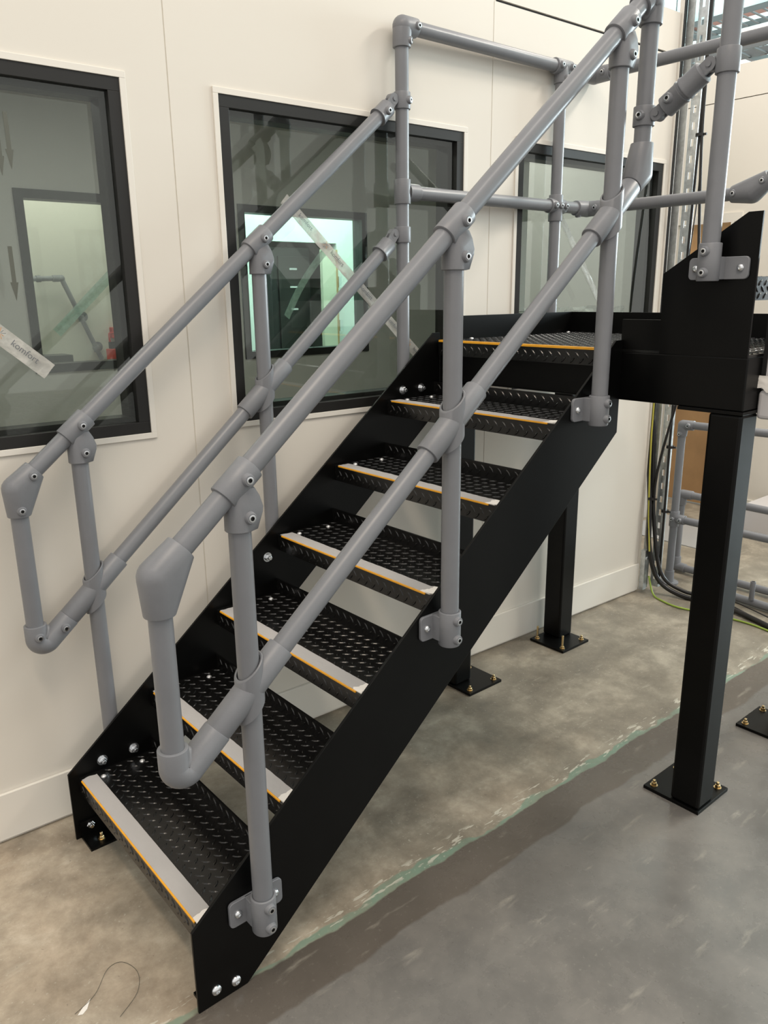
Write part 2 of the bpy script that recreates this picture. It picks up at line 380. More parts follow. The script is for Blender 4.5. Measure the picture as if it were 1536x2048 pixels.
struct(MB().box((-4.1, 1.1, 0), (-4.0, 6.5, 2.9)).build('wall_office_end', 'office_wall', smooth=False))
struct(MB().box((4.6, 1.70, 0), (4.7, 6.5, 2.8)).build('wall_office_side', 'office_wall', smooth=False))
mb = MB(); mb.box((3.140, 0.97, 0.0), (3.186, 1.70, 2.9)); mb.box((3.186, 1.65, 0.0), (4.7, 1.70, 2.9)); struct(mb.build('wall_corridor_end', 'corridor_wall', smooth=False), 'end wall of the corridor behind the windows')

# far hall wall with wooden door
XF = 5.2
fw = sthing('wall_far', (XF, 1.0, 0), 'cream panelled wall at the far end of the hall')
for (y0, y1, z0, z1) in ((0.35, 1.51, 0, 2.937), (1.90, 3.0, 0, 2.937), (1.51, 1.90, 2.19, 2.937), (0.35, 3.0, 2.943, 3.16)):
    MB().box((XF, y0, z0), (XF+0.1, y1, z1)).build('panel', 'wall_panel', fw, smooth=False)
MB().box((XF+0.02, 0.36, 2.92), (XF+0.05, 3, 2.96)).build('joint_backing', 'dark_gap', fw, smooth=False)
dr = sthing('door_1', (XF, 1.7, 0), 'brown wooden door in the far wall')
MB().box((XF+0.02, 1.52, 0.01), (XF+0.06, 1.89, 2.13)).build('leaf', 'door_wood', dr, smooth=False)
mb = MB(); mb.box((XF-0.015, 1.44, 2.13), (XF-0.002, 1.97, 2.19)); mb.box((XF-0.015, 1.495, 0), (XF+0.02, 1.52, 2.13)); mb.build('frame', 'wall_trim', dr, smooth=False)
struct(MB().box((XF-0.014, 0.36, 0.0), (XF-0.001, 1.49, 0.12)).build('baseboard_far', 'wall_trim', smooth=False))

# ------------------------------------------------------------------ staircase
RISE, GO, XN = 0.2110, 0.2558, 0.0313
SL = RISE/GO; ZB = 0.2325; XCB = 0.1336; SB = 0.8372; XE = 1.583; WS = 0.8275; TP = 0.008
def hexnut(mb, p, ax, r=0.0105, h=0.009, mat=0, washer=True):
    ax = V(ax).normalized(); p = V(p)
    if washer: mb.lathe(p, ax, [(0, r*1.35), (0.002, r*1.35)], 20, mat)
    mb.lathe(p+ax*0.002, ax, [(0, r), (h*0.85, r), (h, r*0.86)], 6, mat)
def nutbolt(p, ax, parent, r=0.0125, stub=0.012, name='hex_nut', mat='zinc'):
    mb = MB(); ax = V(ax).normalized(); hexnut(mb, p, ax, r)
    q = V(p)+ax*0.010; mb.lathe(q, ax, [(0, r*0.55), (stub-0.001, r*0.55), (stub, r*0.45)], 12, 0)
    return mb.build(name, mat, parent)
def domebolt(p, ax, parent, r=0.013, mat='zinc', name='dome_bolt'):
    mb = MB(); mb.lathe(p, ax, [(0, r), (r*0.2, r*0.97), (r*0.42, r*0.8), (r*0.58, r*0.45), (r*0.6, r*0.38), (r*0.35, r*0.30)], 16, 0)
    return mb.build(name, mat, parent)
def lug(mb, c, u, v, n, L=0.0275, Wd=0.0074, H=0.0020, mat=0):
    # raised lozenge: pointed ends, sloping sides
    c = V(c); a = u*L/2; b_ = v*Wd/2; h = n*H
    vs = [c-a, c-a*0.45-b_, c+a*0.45-b_, c+a, c+a*0.45+b_, c-a*0.45+b_,
          c-a*0.62+h, c-a*0.3-b_*0.45+h, c+a*0.3-b_*0.45+h, c+a*0.62+h, c+a*0.3+b_*0.45+h, c-a*0.3+b_*0.45+h]
    fs = [(i, (i+1) % 6, (i+1) % 6+6, i+6) for i in range(6)] + [(6, 7, 8, 9, 10, 11)]
    mb.add(vs, fs, mat)
def lugfield(mb, o, e1, e2, L1, L2, pitch=0.0365, margin=0.013, skip=None):
    o, e1, e2 = V(o), V(e1), V(e2); n = e1.cross(e2).normalized()
    n1 = int(L1/pitch*2)+2; n2 = int(L2/pitch*2)+2
    for i in range(n1):
        for j in range(n2):
            if (i+j) % 2: continue
            s, t = margin+i*pitch/2, margin+j*pitch/2
            if s > L1-margin*0.8 or t > L2-margin*0.6: continue
            if skip and skip(s, t): continue
            d = 1 if i % 2 == 0 else -1
            u = (e1+e2*d).normalized(); v = n.cross(u)
            lug(mb, o+e1*s+e2*t, u, v, n)
st = thing('staircase', (0.8, WS/2, 0), 'black steel staircase with chequer plate treads rising to the landing', 'staircase')
def stringer_poly(y):
    xt = 1.548; zt = ZB + SL*xt
    return [(0, y, 0), (XCB, y, 0), (XE, y, (XE-XCB)*SB), (XE, y, zt-0.004), (xt, y, zt-0.004), (0, y, ZB)]
o = MB().prism(stringer_poly(0), (0, TP, 0)).build('stringer', 'black_steel', st, smooth=False, bevel=0.0012); o['label'] = 'near stringer plate'
o = MB().prism(stringer_poly(WS-TP), (0, TP, 0)).build('stringer', 'black_steel', st, smooth=False, bevel=0.0012); o['label'] = 'wall side stringer plate'
Y0, Y1 = TP, WS-TP
TH = 0.006; LIP = 0.056; DEP = 0.246; UP = 0.052
def crumple(name, x0, x1, y0, y1, z, parent, mat, nx=7, ny=60, amp=0.0017, torn=0.014):
    vs = []; fs = []
    for j in range(ny+1):
        for i in range(nx+1):
            x = x0+(x1-x0)*i/nx; t = j/ny
            yb = y0 + torn*(noise.noise(V((x*60, z*17, 3.1)))*1.0) ; ye = y1 + 0.5*torn*noise.noise(V((x*50, z*11, 9.1)))
            y = yb+(ye-yb)*t
            a = amp*(1+3.2*max(0, 1-t*ny/5))
            vs.append((x, y, z+0.0009+a*abs(noise.noise(V((x*70, y*38, z*5))))+a*0.6*abs(noise.noise(V((x*150, y*120, z*3))))))
    for j in range(ny):
        for i in range(nx):
            k = j*(nx+1)+i; fs.append((k, k+1, k+nx+2, k+nx+1))
    n = len(vs); vs += [(v[0], v[1], z+0.0001) for v in vs]
    fs += [(f[3]+n, f[2]+n, f[1]+n, f[0]+n) for f in fs[:]]
    ring = [i for i in range(nx+1)] + [j*(nx+1)+nx for j in range(1, ny+1)] + [ny*(nx+1)+i for i in range(nx-1, -1, -1)] + [j*(nx+1) for j in range(ny-1, 0, -1)]
    for a_, b_ in zip(ring, ring[1:]+ring[:1]): fs.append((b_, a_, a_+n, b_+n))
    mb = MB().add(vs, fs)
    for q, f_ in enumerate(mb.f):
        if min(v % n for v in f_) < (nx+1)*3 and max(v % n for v in f_) < (nx+1)*5: mb.m[q] = 1
    return mb.build(name, [mat, 'paper'], parent)
for i in range(6):
    x = XN+i*GO; z = RISE*(i+1)
    mb = MB()
    # folded plate: front lip down, flat tread, rear upstand
    prof = [(x+0.004, z), (x+0.001, z-0.002), (x, z-0.005), (x, z-LIP), (x+TH, z-LIP), (x+TH, z-TH), (x+DEP, z-TH), (x+DEP, z+UP), (x+DEP-TH, z+UP), (x+DEP-TH, z)]
    mb.prism([(px, Y0, pz) for px, pz in prof], (0, Y1-Y0, 0))
    tr = mb.build('tread', 'chequer', st, smooth=False)
    mb = MB()
    lugfield(mb, (x+0.052, Y0, z), (1, 0, 0), (0, 1, 0), DEP-TH-0.052, Y1-Y0)
    lugfield(mb, (x, Y1, z-LIP), (0, -1, 0), (0, 0, 1), Y1-Y0, LIP-0.004)
    lugfield(mb, (x+DEP-TH, Y1, z+0.004), (0, -1, 0), (0, 0, 1), Y1-Y0, UP-0.004)
    p = mb.build('raised_pattern', 'chequer', tr, smooth=False); p['kind'] = 'stuff'
    yr = [0.030, 0.034, 0.042, 0.046, 0.048, 0.046][i]
    MB().box((x-0.0012, yr+0.022, z-0.0036), (x+0.005, Y1-0.022, z+0.0008)).build('nosing_strip', 'yellow', tr, smooth=False)
    c = crumple('tape', x+0.0025, x+0.050, yr, Y1-0.012-0.012*random.random(), z, tr, 'duct_tape'); c['label'] = 'grey crinkled tape over the nosing'
    for dx in (0.062, 0.188):
        domebolt((x+dx, Y1-0.042, z), (0, 0, 1), tr, 0.0085, 'white_bolt', 'rivet')
# bolts through the stringers
for (x, z) in ((0.108, 0.243), (0.212, 0.243), (0.046, 0.040), (0.751, 0.772), (1.386, 1.299), (1.482, 1.300)):
    nutbolt((x, Y1, z), (0, -1, 0), st)
for (x, z) in ((0.049, 0.038), (0.102, 0.030)): domebolt((x, 0, z), (0, -1, 0), st, 0.0135)
for y0, y1 in ((TP, TP+0.05), (WS-TP-0.085, WS-TP)):
    mb = MB(); mb.box((0.015, y0, 0.0), (0.125, y1, 0.008))
    yy = y0 if y0 < 0.3 else y1-0.008
    mb.box((0.015, yy, 0.0), (0.125, yy+0.008, 0.06)); fo = mb.build('foot_bracket', 'black_steel', st, smooth=False)
    nutbolt((0.06, (y0+y1)/2-0.012, 0.008), (0, 0, 1), st, 0.008, 0.014, 'anchor_bolt', 'gold_zinc')

# ------------------------------------------------------------------ landing platform
ZP = RISE*7
pf = thing('landing_platform', (2.0, 0.2, 0), 'black steel landing platform on four box section columns', 'platform')
PX0, PX1, PY0, PY1 = XE, 2.42, -0.40, 0.822
def rbar(lo, hi, name, parent, mat='black_steel', bevel=0.004):
    return MB().box(lo, hi).build(name, mat, parent, smooth=False, bevel=bevel)
rbar((PX0, PY0, 1.319), (PX0+0.09, PY1, 1.469), 'front_beam', pf)
rbar((PX1-0.09, PY0, 1.319), (PX1, PY1, 1.469), 'rear_beam', pf)
rbar((PX0+0.09, PY0, 1.319), (PX1-0.09, PY0+0.09, 1.469), 'side_beam', pf)
rbar((PX0+0.09, PY1-0.09, 1.319), (PX1-0.09, PY1, 1.469), 'side_beam', pf)
mb = MB(); xn = XN+6*GO
prof = [(xn+0.004, ZP), (xn, ZP-0.005), (xn, ZP-LIP), (xn+TH, ZP-LIP), (xn+TH, ZP-0.008), (PX1-0.012, ZP-0.008), (PX1-0.012, ZP)]
mb.prism([(px, 0.010, pz) for px, pz in prof], (0, PY1-0.022, 0))
mb.box((PX0, PY0+0.004, ZP-0.008), (PX1-0.012, 0.010, ZP))
dk = mb.build('deck', 'chequer', pf, smooth=False)
mb = MB(); lugfield(mb, (xn+0.022, PY0+0.006, ZP), (1, 0, 0), (0, 1, 0), PX1-xn-0.034, PY1-PY0-0.02, skip=lambda s, t: s < 0.02 and t < 0.42)
lugfield(mb, (xn, PY1-0.012, ZP-LIP), (0, -1, 0), (0, 0, 1), PY1-0.03, LIP-0.004)
mb.build('raised_pattern', 'chequer', dk, smooth=False)['kind'] = 'stuff'
MB().box((xn-0.0012, 0.014, ZP-0.006), (xn+0.020, PY1-0.014, ZP+0.0012)).build('nosing_strip', 'yellow', dk, smooth=False)
for (x, y) in ((1.72, 0.78), (2.05, 0.79), (2.34, 0.60), (2.36, 0.79)): domebolt((x, y, ZP), (0, 0, 1), dk, 0.009, 'white_bolt', 'rivet')
KZ = 1.566
rbar((PX0+0.02, PY1-0.006, 1.469), (PX1, PY1+0.002, KZ), 'kick_plate', pf, bevel=0.001)
rbar((PX1-0.008, PY0, 1.469), (PX1, PY1-0.007, KZ), 'kick_plate', pf, bevel=0.001)
rbar((PX0+0.001, -0.126, 1.470), (PX0+0.009, 0.008, KZ+0.002), 'kick_plate', pf, bevel=0.001)
def column(x, y, bx, by, long_bolts=()):
    c = rbar((x, y, 0.012), (x+0.1, y+0.1, 1.309), 'column', pf, bevel=0.009)
    p = MB().box((bx, by, 0), (bx+0.2, by+0.2, 0.012)).build('base_plate', 'black_steel', c, smooth=False, bevel=0.001)
    MB().box((bx, by, 1.309), (bx+0.2, by+0.2, 1.319)).build('cap_plate', 'black_steel', c, smooth=False, bevel=0.001)
    for k, (dx, dy) in enumerate(((0.025, 0.025), (0.025, 0.175), (0.175, 0.025), (0.175, 0.175))):
        px, py = bx+dx, by+dy
        if x-0.012 < px < x+0.112 and y-0.012 < py < y+0.112: continue
        nutbolt((px, py, 0.012), (0, 0, 1), c, 0.0095, 0.055 if k in long_bolts else 0.011, 'anchor_bolt', 'gold_zinc')
column(1.585, -0.399, 1.580, -0.403)
column(1.596, 0.722, 1.592, 0.630)
column(2.318, 0.722, 2.220, 0.622, (0, 1))
column(2.318, -0.399, 2.206, -0.420)

# second flight starting to the right of the landing
uf = thing('upper_stair', (1.95, -0.25, 1.469), 'short black steel upper flight with sloped side plates on the landing', 'staircase')
def side_plate(x): return MB().prism([(x, -0.127, 1.4695), (x, -0.120, 1.700), (x, -0.357, 1.853), (x, -0.397, 1.853), (x, -0.397, 1.4695)], (0.008, 0, 0)).build('side_plate', 'black_steel', uf, smooth=False, bevel=0.001)
side_plate(XE-0.001); side_plate(2.404)
z = ZP+RISE; mb = MB()
mb.prism([(XE+0.008, y, zz) for y, zz in ((-0.115, z), (-0.115, z-0.05), (-0.121, z-0.05), (-0.121, z-TH), (-0.320, z-TH), (-0.320, z-0.066), (-0.330, z-0.066), (-0.330, z))], (2.404-XE-0.008, 0, 0))
tr = mb.build('tread', 'chequer', uf, smooth=False)
mb = MB(); lugfield(mb, (XE+0.012, -0.330, z-0.066), (1, 0, 0), (0, 0, 1), 0.80, 0.064)
lugfield(mb, (XE+0.012, -0.325, z), (1, 0, 0), (0, 1, 0), 0.80, 0.20)
mb.build('raised_pattern', 'chequer', tr, smooth=False)['kind'] = 'stuff'

# ------------------------------------------------------------------ tube-clamp handrails
TR = 0.02415
def tube(p0, p1, parent, name='rail', r=TR):
    return MB().cyl(p0, p1, r, 32).build(name, 'tube', parent)
def screw(p, ax, parent):
    ax = V(ax).normalized(); p = V(p); mb = MB()
    mb.lathe(p-ax*0.006, ax, [(0, 0.0150), (0.006, 0.0140), (0.0115, 0.0122), (0.0135, 0.0112), (0.0140, 0.0100), (0.0136, 0.0080)], 20, 0, caps=False)
    mb.lathe(p+ax*0.0070, ax, [(0, 0.0082), (0.0016, 0.0080), (0.0019, 0.0070), (0.0019, 0.0046)], 18, 1, caps=False)
    mb.lathe(p+ax*0.0055, ax, [(0, 0.0002), (0.0003, 0.0048), (0.0034, 0.0046)], 6, 2, caps=False)
    return mb.build('set_screw', ['casting', 'zinc', 'hole'], parent)
def hull(mb, pts):
    bm = bmesh.new()
    for p in pts: bm.verts.new(p)
    r_ = bmesh.ops.convex_hull(bm, input=bm.verts)
    bmesh.ops.delete(bm, geom=[v for v in bm.verts if not v.link_faces], context='VERTS')
    bmesh.ops.recalc_face_normals(bm, faces=bm.faces)
    bm.verts.index_update(); mb.add([v.co.copy() for v in bm.verts], [[v.index for v in f.verts] for f in bm.faces]); bm.free()
def ringpts(p, ax, r, n=30):
    a, b_, c_ = basis(ax); return [V(p)+(a*math.cos(2*math.pi*k/n)+b_*math.sin(2*math.pi*k/n))*r for k in range(n)]
def ballpts(c, r, n=22):
    m = MB().sphere(c, r, n); return m.v
def elbow(c, d0, d1, L0, L1, parent, screws=None, r=0.0318, br=0.0350):
    # cast elbow: two open sockets on a rounded body; a wide bend is filled between the sockets, a tight one keeps its crotch
    c, d0, d1 = V(c), V(d0).normalized(), V(d1).normalized(); mb = MB(); e = 0.0016
    ang = d0.angle(d1); bis = (d0+d1).normalized()
    def mouth(d, L): return ringpts(c+d*L, d, r-e)+ringpts(c+d*(L-e*0.4), d, r-e*0.3)+ringpts(c+d*(L-e*1.3), d, r)
    if ang > R(100):
        hull(mb, mouth(d0, L0)+mouth(d1, L1)+ballpts(c, br))
    elif ang > R(75):
        for d, L, q in ((d0, L0, 1.0), (d1, L1, 0.975)): hull(mb, mouth(d, L)+ballpts(c+bis*0.004, br*q))
    else:
        rho = 0.0215; tl = rho/math.tan(ang/2); o_ = c+bis*(rho/math.sin(ang/2)); side = d0.cross(d1).normalized(); n = 30
        rings = [(c+d0*(L0-0.012), -d0, 0.0246), (c+d0*L0, -d0, 0.0246), (c+d0*L0, -d0, r-e), (c+d0*(L0-e*0.4), -d0, r-e*0.3), (c+d0*(L0-e*1.3), -d0, r)]
        v0 = c+d0*tl-o_; v1 = c+d1*tl-o_; ax = v0.cross(v1).normalized(); K = 18
        for k in range(K+1):
            q = Matrix.Rotation(v0.angle(v1)*k/K, 3, ax) @ v0; rings.append((o_+q, ax.cross(q).normalized(), r+(br-r)*math.sin(math.pi*k/K)))
        rings += [(c+d1*(L1-e*1.3), d1, r), (c+d1*(L1-e*0.4), d1, r-e*0.3), (c+d1*L1, d1, r-e), (c+d1*L1, d1, 0.0246), (c+d1*(L1-0.012), d1, 0.0246)]
        vs = []; fs = []
        for (p, tg, rr_) in rings:
            u = tg.cross(side)
            for k in range(n): th = 2*math.pi*k/n; vs.append(p+(side*math.cos(th)+u*math.sin(th))*rr_)
        for i in range(len(rings)-1):
            for k in range(n): k2 = (k+1) % n; fs.append((i*n+k, i*n+k2, (i+1)*n+k2, (i+1)*n+k))
        mb.add(vs, fs)
        hull(mb, ballpts(c+bis*0.050, 0.026, 16)+ballpts(c+bis*0.072, 0.014, 14))
    o = mb.build('elbow', 'casting', parent)
    for q, ax in (screws or []): screw(V(q), ax, o)
    return o
def tee_top(c, d, parent, sax=(0, -1, 0)):
    # rail along d through c, post coming up from below; swollen web on the uphill side
    c, d = V(c), V(d).normalized(); mb = MB()
    mb.sleeve(c-d*0.044, c+d*0.044, 0.0312)
    lo = c+V((0, 0, -0.102)); e = 0.0016
    pts = ringpts(lo, UPV, 0.0308-e)+ringpts(lo+V((0, 0, e)), UPV, 0.0308)+ringpts(c+V((0, 0, -0.050)), UPV, 0.0300)
    for (x, z, w_) in ((0.030, -0.012, 0.018), (0.040, -0.030, 0.020), (0.0475, -0.054, 0.020), (0.046, -0.066, 0.020), (0.034, -0.100, 0.018), (-0.012, -0.012, 0.022)):
        for sg in (-1, 1): pts += [c+V((x, sg*w_, z)), c+V((x-0.004, sg*(w_+0.005), z))]
    hull(mb, pts)
    o = mb.build('tee_fitting', 'casting', parent)
    sax = V(sax)
    screw(c+d*0.012+sax*0.0312, sax, o); screw(c+V((0.010, 0, -0.072))+sax*0.0300, sax, o)
    return o
UPV, DN = V((0, 0, 1)), V((0, 0, -1))
def cross(c, d, parent, h=0.052, L=0.112):
    c, d = V(c), V(d).normalized(); s = d.z/d.x; mb = MB(); n = 36; ri, ro = 0.0268, 0.0322
    vs = []; rings = [(ri, -h+0.012), (ri, h), ((ri+ro)/2, h+0.0008), (ro, h-0.0012), (ro, -h+0.0012), ((ri+ro)/2, -h-0.0008), (ri, -h), (ri, -h+0.012)]
    for (rr, zz) in rings:
        for k in range(n):
            th = 2*math.pi*k/n; x = rr*math.cos(th); vs.append(c+V((x, rr*math.sin(th), s*x+zz)))
    fs = []
    for i in range(1, len(rings)-1):
        for k in range(n):
            k2 = (k+1) % n; fs.append((i*n+k2, i*n+k, (i+1)*n+k, (i+1)*n+k2))
    fs += [(n+k, n+(k+1) % n, (len(rings)-1)*n+(k+1) % n, (len(rings)-1)*n+k) for k in range(n)]
    mb.add(vs, fs)
    for sg in (-1, 1): 
        mb.lathe(c, d*sg, [(0, 0.0318), (L-0.002, 0.0310), (L-0.0005, 0.0303), (L, 0.0290), (L, 0.0244), (L-0.012, 0.0244)], 30, 0, caps=False)
    return mb.build('cross_fitting', 'casting', parent)
def palm(x, y, z0, z1, nrm, parent, flange=(-0.075, 0.075), axis='x', fz=(0.012, 0.082), screw_ax=None):
    # upright socket bolted to a vertical plate; nrm points away from the plate
    mb = MB(); c0, c1 = V((x, y, z0)), V((x, y, z1)); nrm = V(nrm)
    mb.lathe(c0, (0, 0, 1), [(0, 0.0285), (0.003, 0.0305), (z1-z0-0.002, 0.0305), (z1-z0, 0.029), (z1-z0, 0.0245), (z1-z0-0.015, 0.0245)], 30, 0, caps=False)
    mb.lathe(c0, (0, 0, 1), [(0, 0.0285), (0.0005, 0.0)], 30, 0, caps=False)
    t = V((1, 0, 0)) if axis == 'x' else V((0, 1, 0)); back = V((x, y, 0))-nrm*0.0445
    def rect(a, b_, n0, n1, zz0, zz1, rc=0.012):
        pts = []
        for (cx, cz, s0) in ((b_-rc, zz1-rc, 0), (a+rc, zz1-rc, 90), (a+rc, zz0+rc, 180), (b_-rc, zz0+rc, 270)):
            for q in range(5):
                th = R(s0+q*22.5); pts.append(back+t*(cx+rc*math.cos(th))+nrm*n0+V((0, 0, cz+rc*math.sin(th))))
        mb.prism(pts, nrm*(n1-n0))
    rect(flange[0], flange[1], 0, 0.009, z0+fz[0], z0+fz[1])
    # neck between plate and socket
    wdt = 0.029
    mb.prism([back-t*wdt+nrm*0.004+V((0, 0, z0+fz[0])), back+t*wdt+nrm*0.004+V((0, 0, z0+fz[0])), back+t*wdt+nrm*0.040+V((0, 0, z0+fz[0])), back-t*wdt+nrm*0.040+V((0, 0, z0+fz[0]))], V((0, 0, fz[1]-fz[0])))
    o = mb.build('socket_bracket', 'casting', parent, bevel=0.0015)
    sa = V(screw_ax) if screw_ax else nrm
    for zz in (z0+0.022, z1-0.022): screw(V((x, y, zz))+sa*0.0305, sa, o)
    for q in (flange[0]+0.022, flange[1]-0.022):
        if abs(q) < 0.04: continue
        hexb = MB(); p = back+t*q+nrm*0.009+V((0, 0, z0+(fz[0]+fz[1])/2)); hexb.lathe(p, nrm, [(0, 0.0105), (0.004, 0.0100), (0.007, 0.0075), (0.0078, 0.004), (0.005, 0.0035)], 14, 0)
        hexb.build('bolt_head', 'zinc', o)
    return o
SR = 0.841
YP = -0.045
dR = V((1, 0, SR)).normalized()
hr = lambda x: V((x, YP, 1.147+SR*x)); mr = lambda x: V((x, YP, 0.682+SR*x))
rr = thing('stair_handrail', (0.75, YP, 0.18), 'grey tube handrail on the near open side of the stairs', 'handrail')
XD, XV = -0.022, 1.540
tube(hr(XD), hr(XV), rr, 'handrail_tube')
tube(mr(XD)+dR*0.06, mr(0.166)-dR*0.02, rr, 'mid_rail'); tube(mr(0.166)+dR*0.02, mr(0.784)-dR*0.02, rr, 'mid_rail'); tube(mr(0.784)+dR*0.02, mr(1.409)-dR*0.02, rr, 'mid_rail'); tube(mr(1.409)+dR*0.02, mr(XV), rr, 'mid_rail')
tube(mr(XD)+UPV*0.06, hr(XD), rr, 'drop_tube'); tube(mr(XV), hr(XV), rr, 'drop_tube')
elbow(hr(XD), dR, DN, 0.074, 0.080, rr, r=0.0325, br=0.0385); elbow(mr(XD), dR, UPV, 0.136, 0.088, rr, r=0.0325, br=0.0345)
elbow(hr(XV), -dR, DN, 0.075, 0.085, rr); elbow(mr(XV), -dR, UPV, 0.056, 0.082, rr)
for x, zb in ((0.166, 0.180), (0.784, 0.735), (1.409, 1.262)):
    tube((x, YP, zb+0.01), hr(x), rr, 'post'); tee_top(hr(x), dR, rr); cross(mr(x), dR, rr)
palm(0.166, YP, 0.180, 0.278, (0, -1, 0), rr, (-0.072, 0.075))
palm(0.784, YP, 0.735, 0.832, (0, -1, 0), rr, (-0.072, 0.02))
palm(1.409, YP, 1.262, 1.352, (0, -1, 0), rr, (-0.078, 0.02))

# handrail on the wall side
YL = 0.862
SLH, SLM = 0.826, 0.860
hl = lambda x: V((x, YL, 1.157+SLH*x)); ml = lambda x: V((x, YL, 0.660+SLM*x))
dH, dM = V((1, 0, SLH)).normalized(), V((1, 0, SLM)).normalized()
lr = thing('stair_handrail', (0.7, YL, 0.16), 'grey tube handrail on the wall side of the stairs', 'handrail')
XT = 1.372
tube(hl(XD), hl(XT-0.012), lr, 'handrail_tube'); tube(ml(XD)+dM*0.06, ml(0.162)-dM*0.02, lr, 'mid_rail'); tube(ml(0.162)+dM*0.02, ml(0.803)-dM*0.02, lr, 'mid_rail'); tube(ml(0.803)+dM*0.02, ml(XT-0.012), lr, 'mid_rail')
tube(ml(XD)+UPV*0.06, hl(XD), lr, 'drop_tube')
S_ = V((0, -1, 0))
elbow(hl(XD), dH, DN, 0.074, 0.078, lr, br=0.0375, screws=[(hl(XD)+dH*0.056+S_*0.030, S_), (hl(XD)+DN*0.058+S_*0.030, S_)])
elbow(ml(XD), dM, UPV, 0.131, 0.088, lr, br=0.0340, screws= [(ml(XD)+dM*0.100+S_*0.030, S_), (ml(XD)+UPV*0.056+S_*0.030, S_)])
for x, zb in ((0.162, 0.10), (0.803, 0.64)):
    tube((x, YL, zb), hl(x), lr, 'post'); tee_top(hl(x), dH, lr); cross(ml(x), dM, lr)
def swivel(post, zc, rail_end, d, parent, scr=True, hh=0.028, scoll=(0.3, -0.95, 0), coll_r=0.0302):
    # collar on a vertical post at height zc, pivot lug, capped socket on the rail that ends at rail_end (direction d towards the post)
    px, py = post; d = V(d).normalized(); e = V(rail_end); mb = MB()
    mb.sleeve((px, py, zc-hh), (px, py, zc+hh), coll_r)
    h = V((e.x-px, e.y-py, 0)).normalized(); side = h.cross(V((0, 0, 1)))
    pv = V((px, py, zc))+h*0.046
    mb.cyl(pv-side*0.006, pv+side*0.006, 0.0185, 24); 
    mb.box((-0.02, -0.0055, -0.0165), (0.0, 0.0055, 0.0165), M=Matrix.Translation(pv-h*0.006) @ Matrix((( h.x, side.x, 0), (h.y, side.y, 0), (0, 0, 1))).to_4x4())
    o = mb.build('swivel_collar', 'casting', parent)
    if scr: 
        a = V(scoll).normalized(); screw(V((px, py, zc))+a*coll_r, a, o)
    mb = MB(); q = e
    mb.lathe(q+d*0.002, -d, [(0, 0.0), (0.0, 0.026), (0.003, 0.0302), (0.052, 0.0302), (0.056, 0.0325), (0.060, 0.0325), (0.060, 0.0245)], 30, 0, caps=False)
    for sg in (-1, 1):
        a = pv+side*sg*0.0095
        mb.cyl(a-side*0.0032, a+side*0.0032, 0.0185, 24)
        b_ = q-d*0.008+side*sg*0.0095; mid = (a+b_)/2; ln = (b_-a).length; dd = (b_-a).normalized(); up = dd.cross(side)
        mb.box((-ln/2, -0.0028, -0.0172), (ln/2, 0.0028, 0.0172), M=Matrix.Translation(mid) @ Matrix(((dd.x, side.x, up.x), (dd.y, side.y, up.y), (dd.z, side.z, up.z))).to_4x4())
    mb.cyl(pv-side*0.0165, pv+side*0.0165, 0.0072, 14)
    o2 = mb.build('swivel_socket', 'casting', parent)
    return o2
X3 = 1.428
o = swivel((X3, YL), 2.310, hl(XT-0.012), dH, lr); screw(hl(XT-0.012)-dH*0.026+S_*0.0302, S_, o)
swivel((X3, YL), 1.862, ml(XT-0.012), dM, lr, scr=False)

# guard rail round the landing
gr = thing('landing_guardrail', (2.0, 0.5, 1.30), 'grey tube guard rail around the wall side and back of the landing', 'handrail')
ZT, ZM = 2.548, 2.010
YC = 0.842; XC = 2.520
tube((X3, YL, 1.25), (X3, YL, ZT), gr, 'post')
X4 = 2.300; Y4 = YL+(YC-YL)*(X4-X3)/(XC-X3)
tube((X4, Y4, 1.36), (X4, Y4, ZT), gr, 'post')
A, B = V((X3, YL, ZT)), V((XC, YC, ZT)); dA = (B-A).normalized()
tube(A, V((X4, Y4, ZT)), gr, 'top_rail'); tube(V((X4, Y4, ZT)), B, gr, 'top_rail')
Am, Bm = V((X3, YL, ZM)), V((XC, YC, ZM))
tube(Am+dA*0.02, V((X4, Y4, ZM)), gr, 'mid_rail'); tube(V((X4, Y4, ZM)), Bm, gr, 'mid_rail')
elbow(A, dA, DN, 0.062, 0.070, gr, [(A+dA*0.050+S_*0.030, S_), (A+DN*0.050+V((0.5, -0.86, 0))*0.030, (0.5, -0.86, 0))])
mb = MB(); mb.sleeve((X3, YL, ZM-0.042), (X3, YL, ZM+0.042)); mb.lathe(Am+dA*0.02, dA, [(0, 0.031), (0.022, 0.0305), (0.052, 0.0302), (0.054, 0.0285), (0.054, 0.0244)], 30, 0, caps=False); mb.build('tee_fitting', 'casting', gr)
def tee4(z, top):
    c = V((X4, Y4, z)); mb = MB()
    mb.sleeve(c-dA*0.050, c+dA*0.050); mb.sleeve(c+V((0, 0, -0.062)), c+V((0, 0, 0.0 if top else 0.045)))
    o = mb.build('tee_fitting', 'casting', gr)
    screw(c-dA*0.034+S_*0.030, S_, o); screw(c+dA*0.034+S_*0.030, S_, o)
    screw(c+V((0, 0, -0.045 if top else 0.0))+S_*0.030, S_, o)
tee4(ZT, True); tee4(ZM, False)
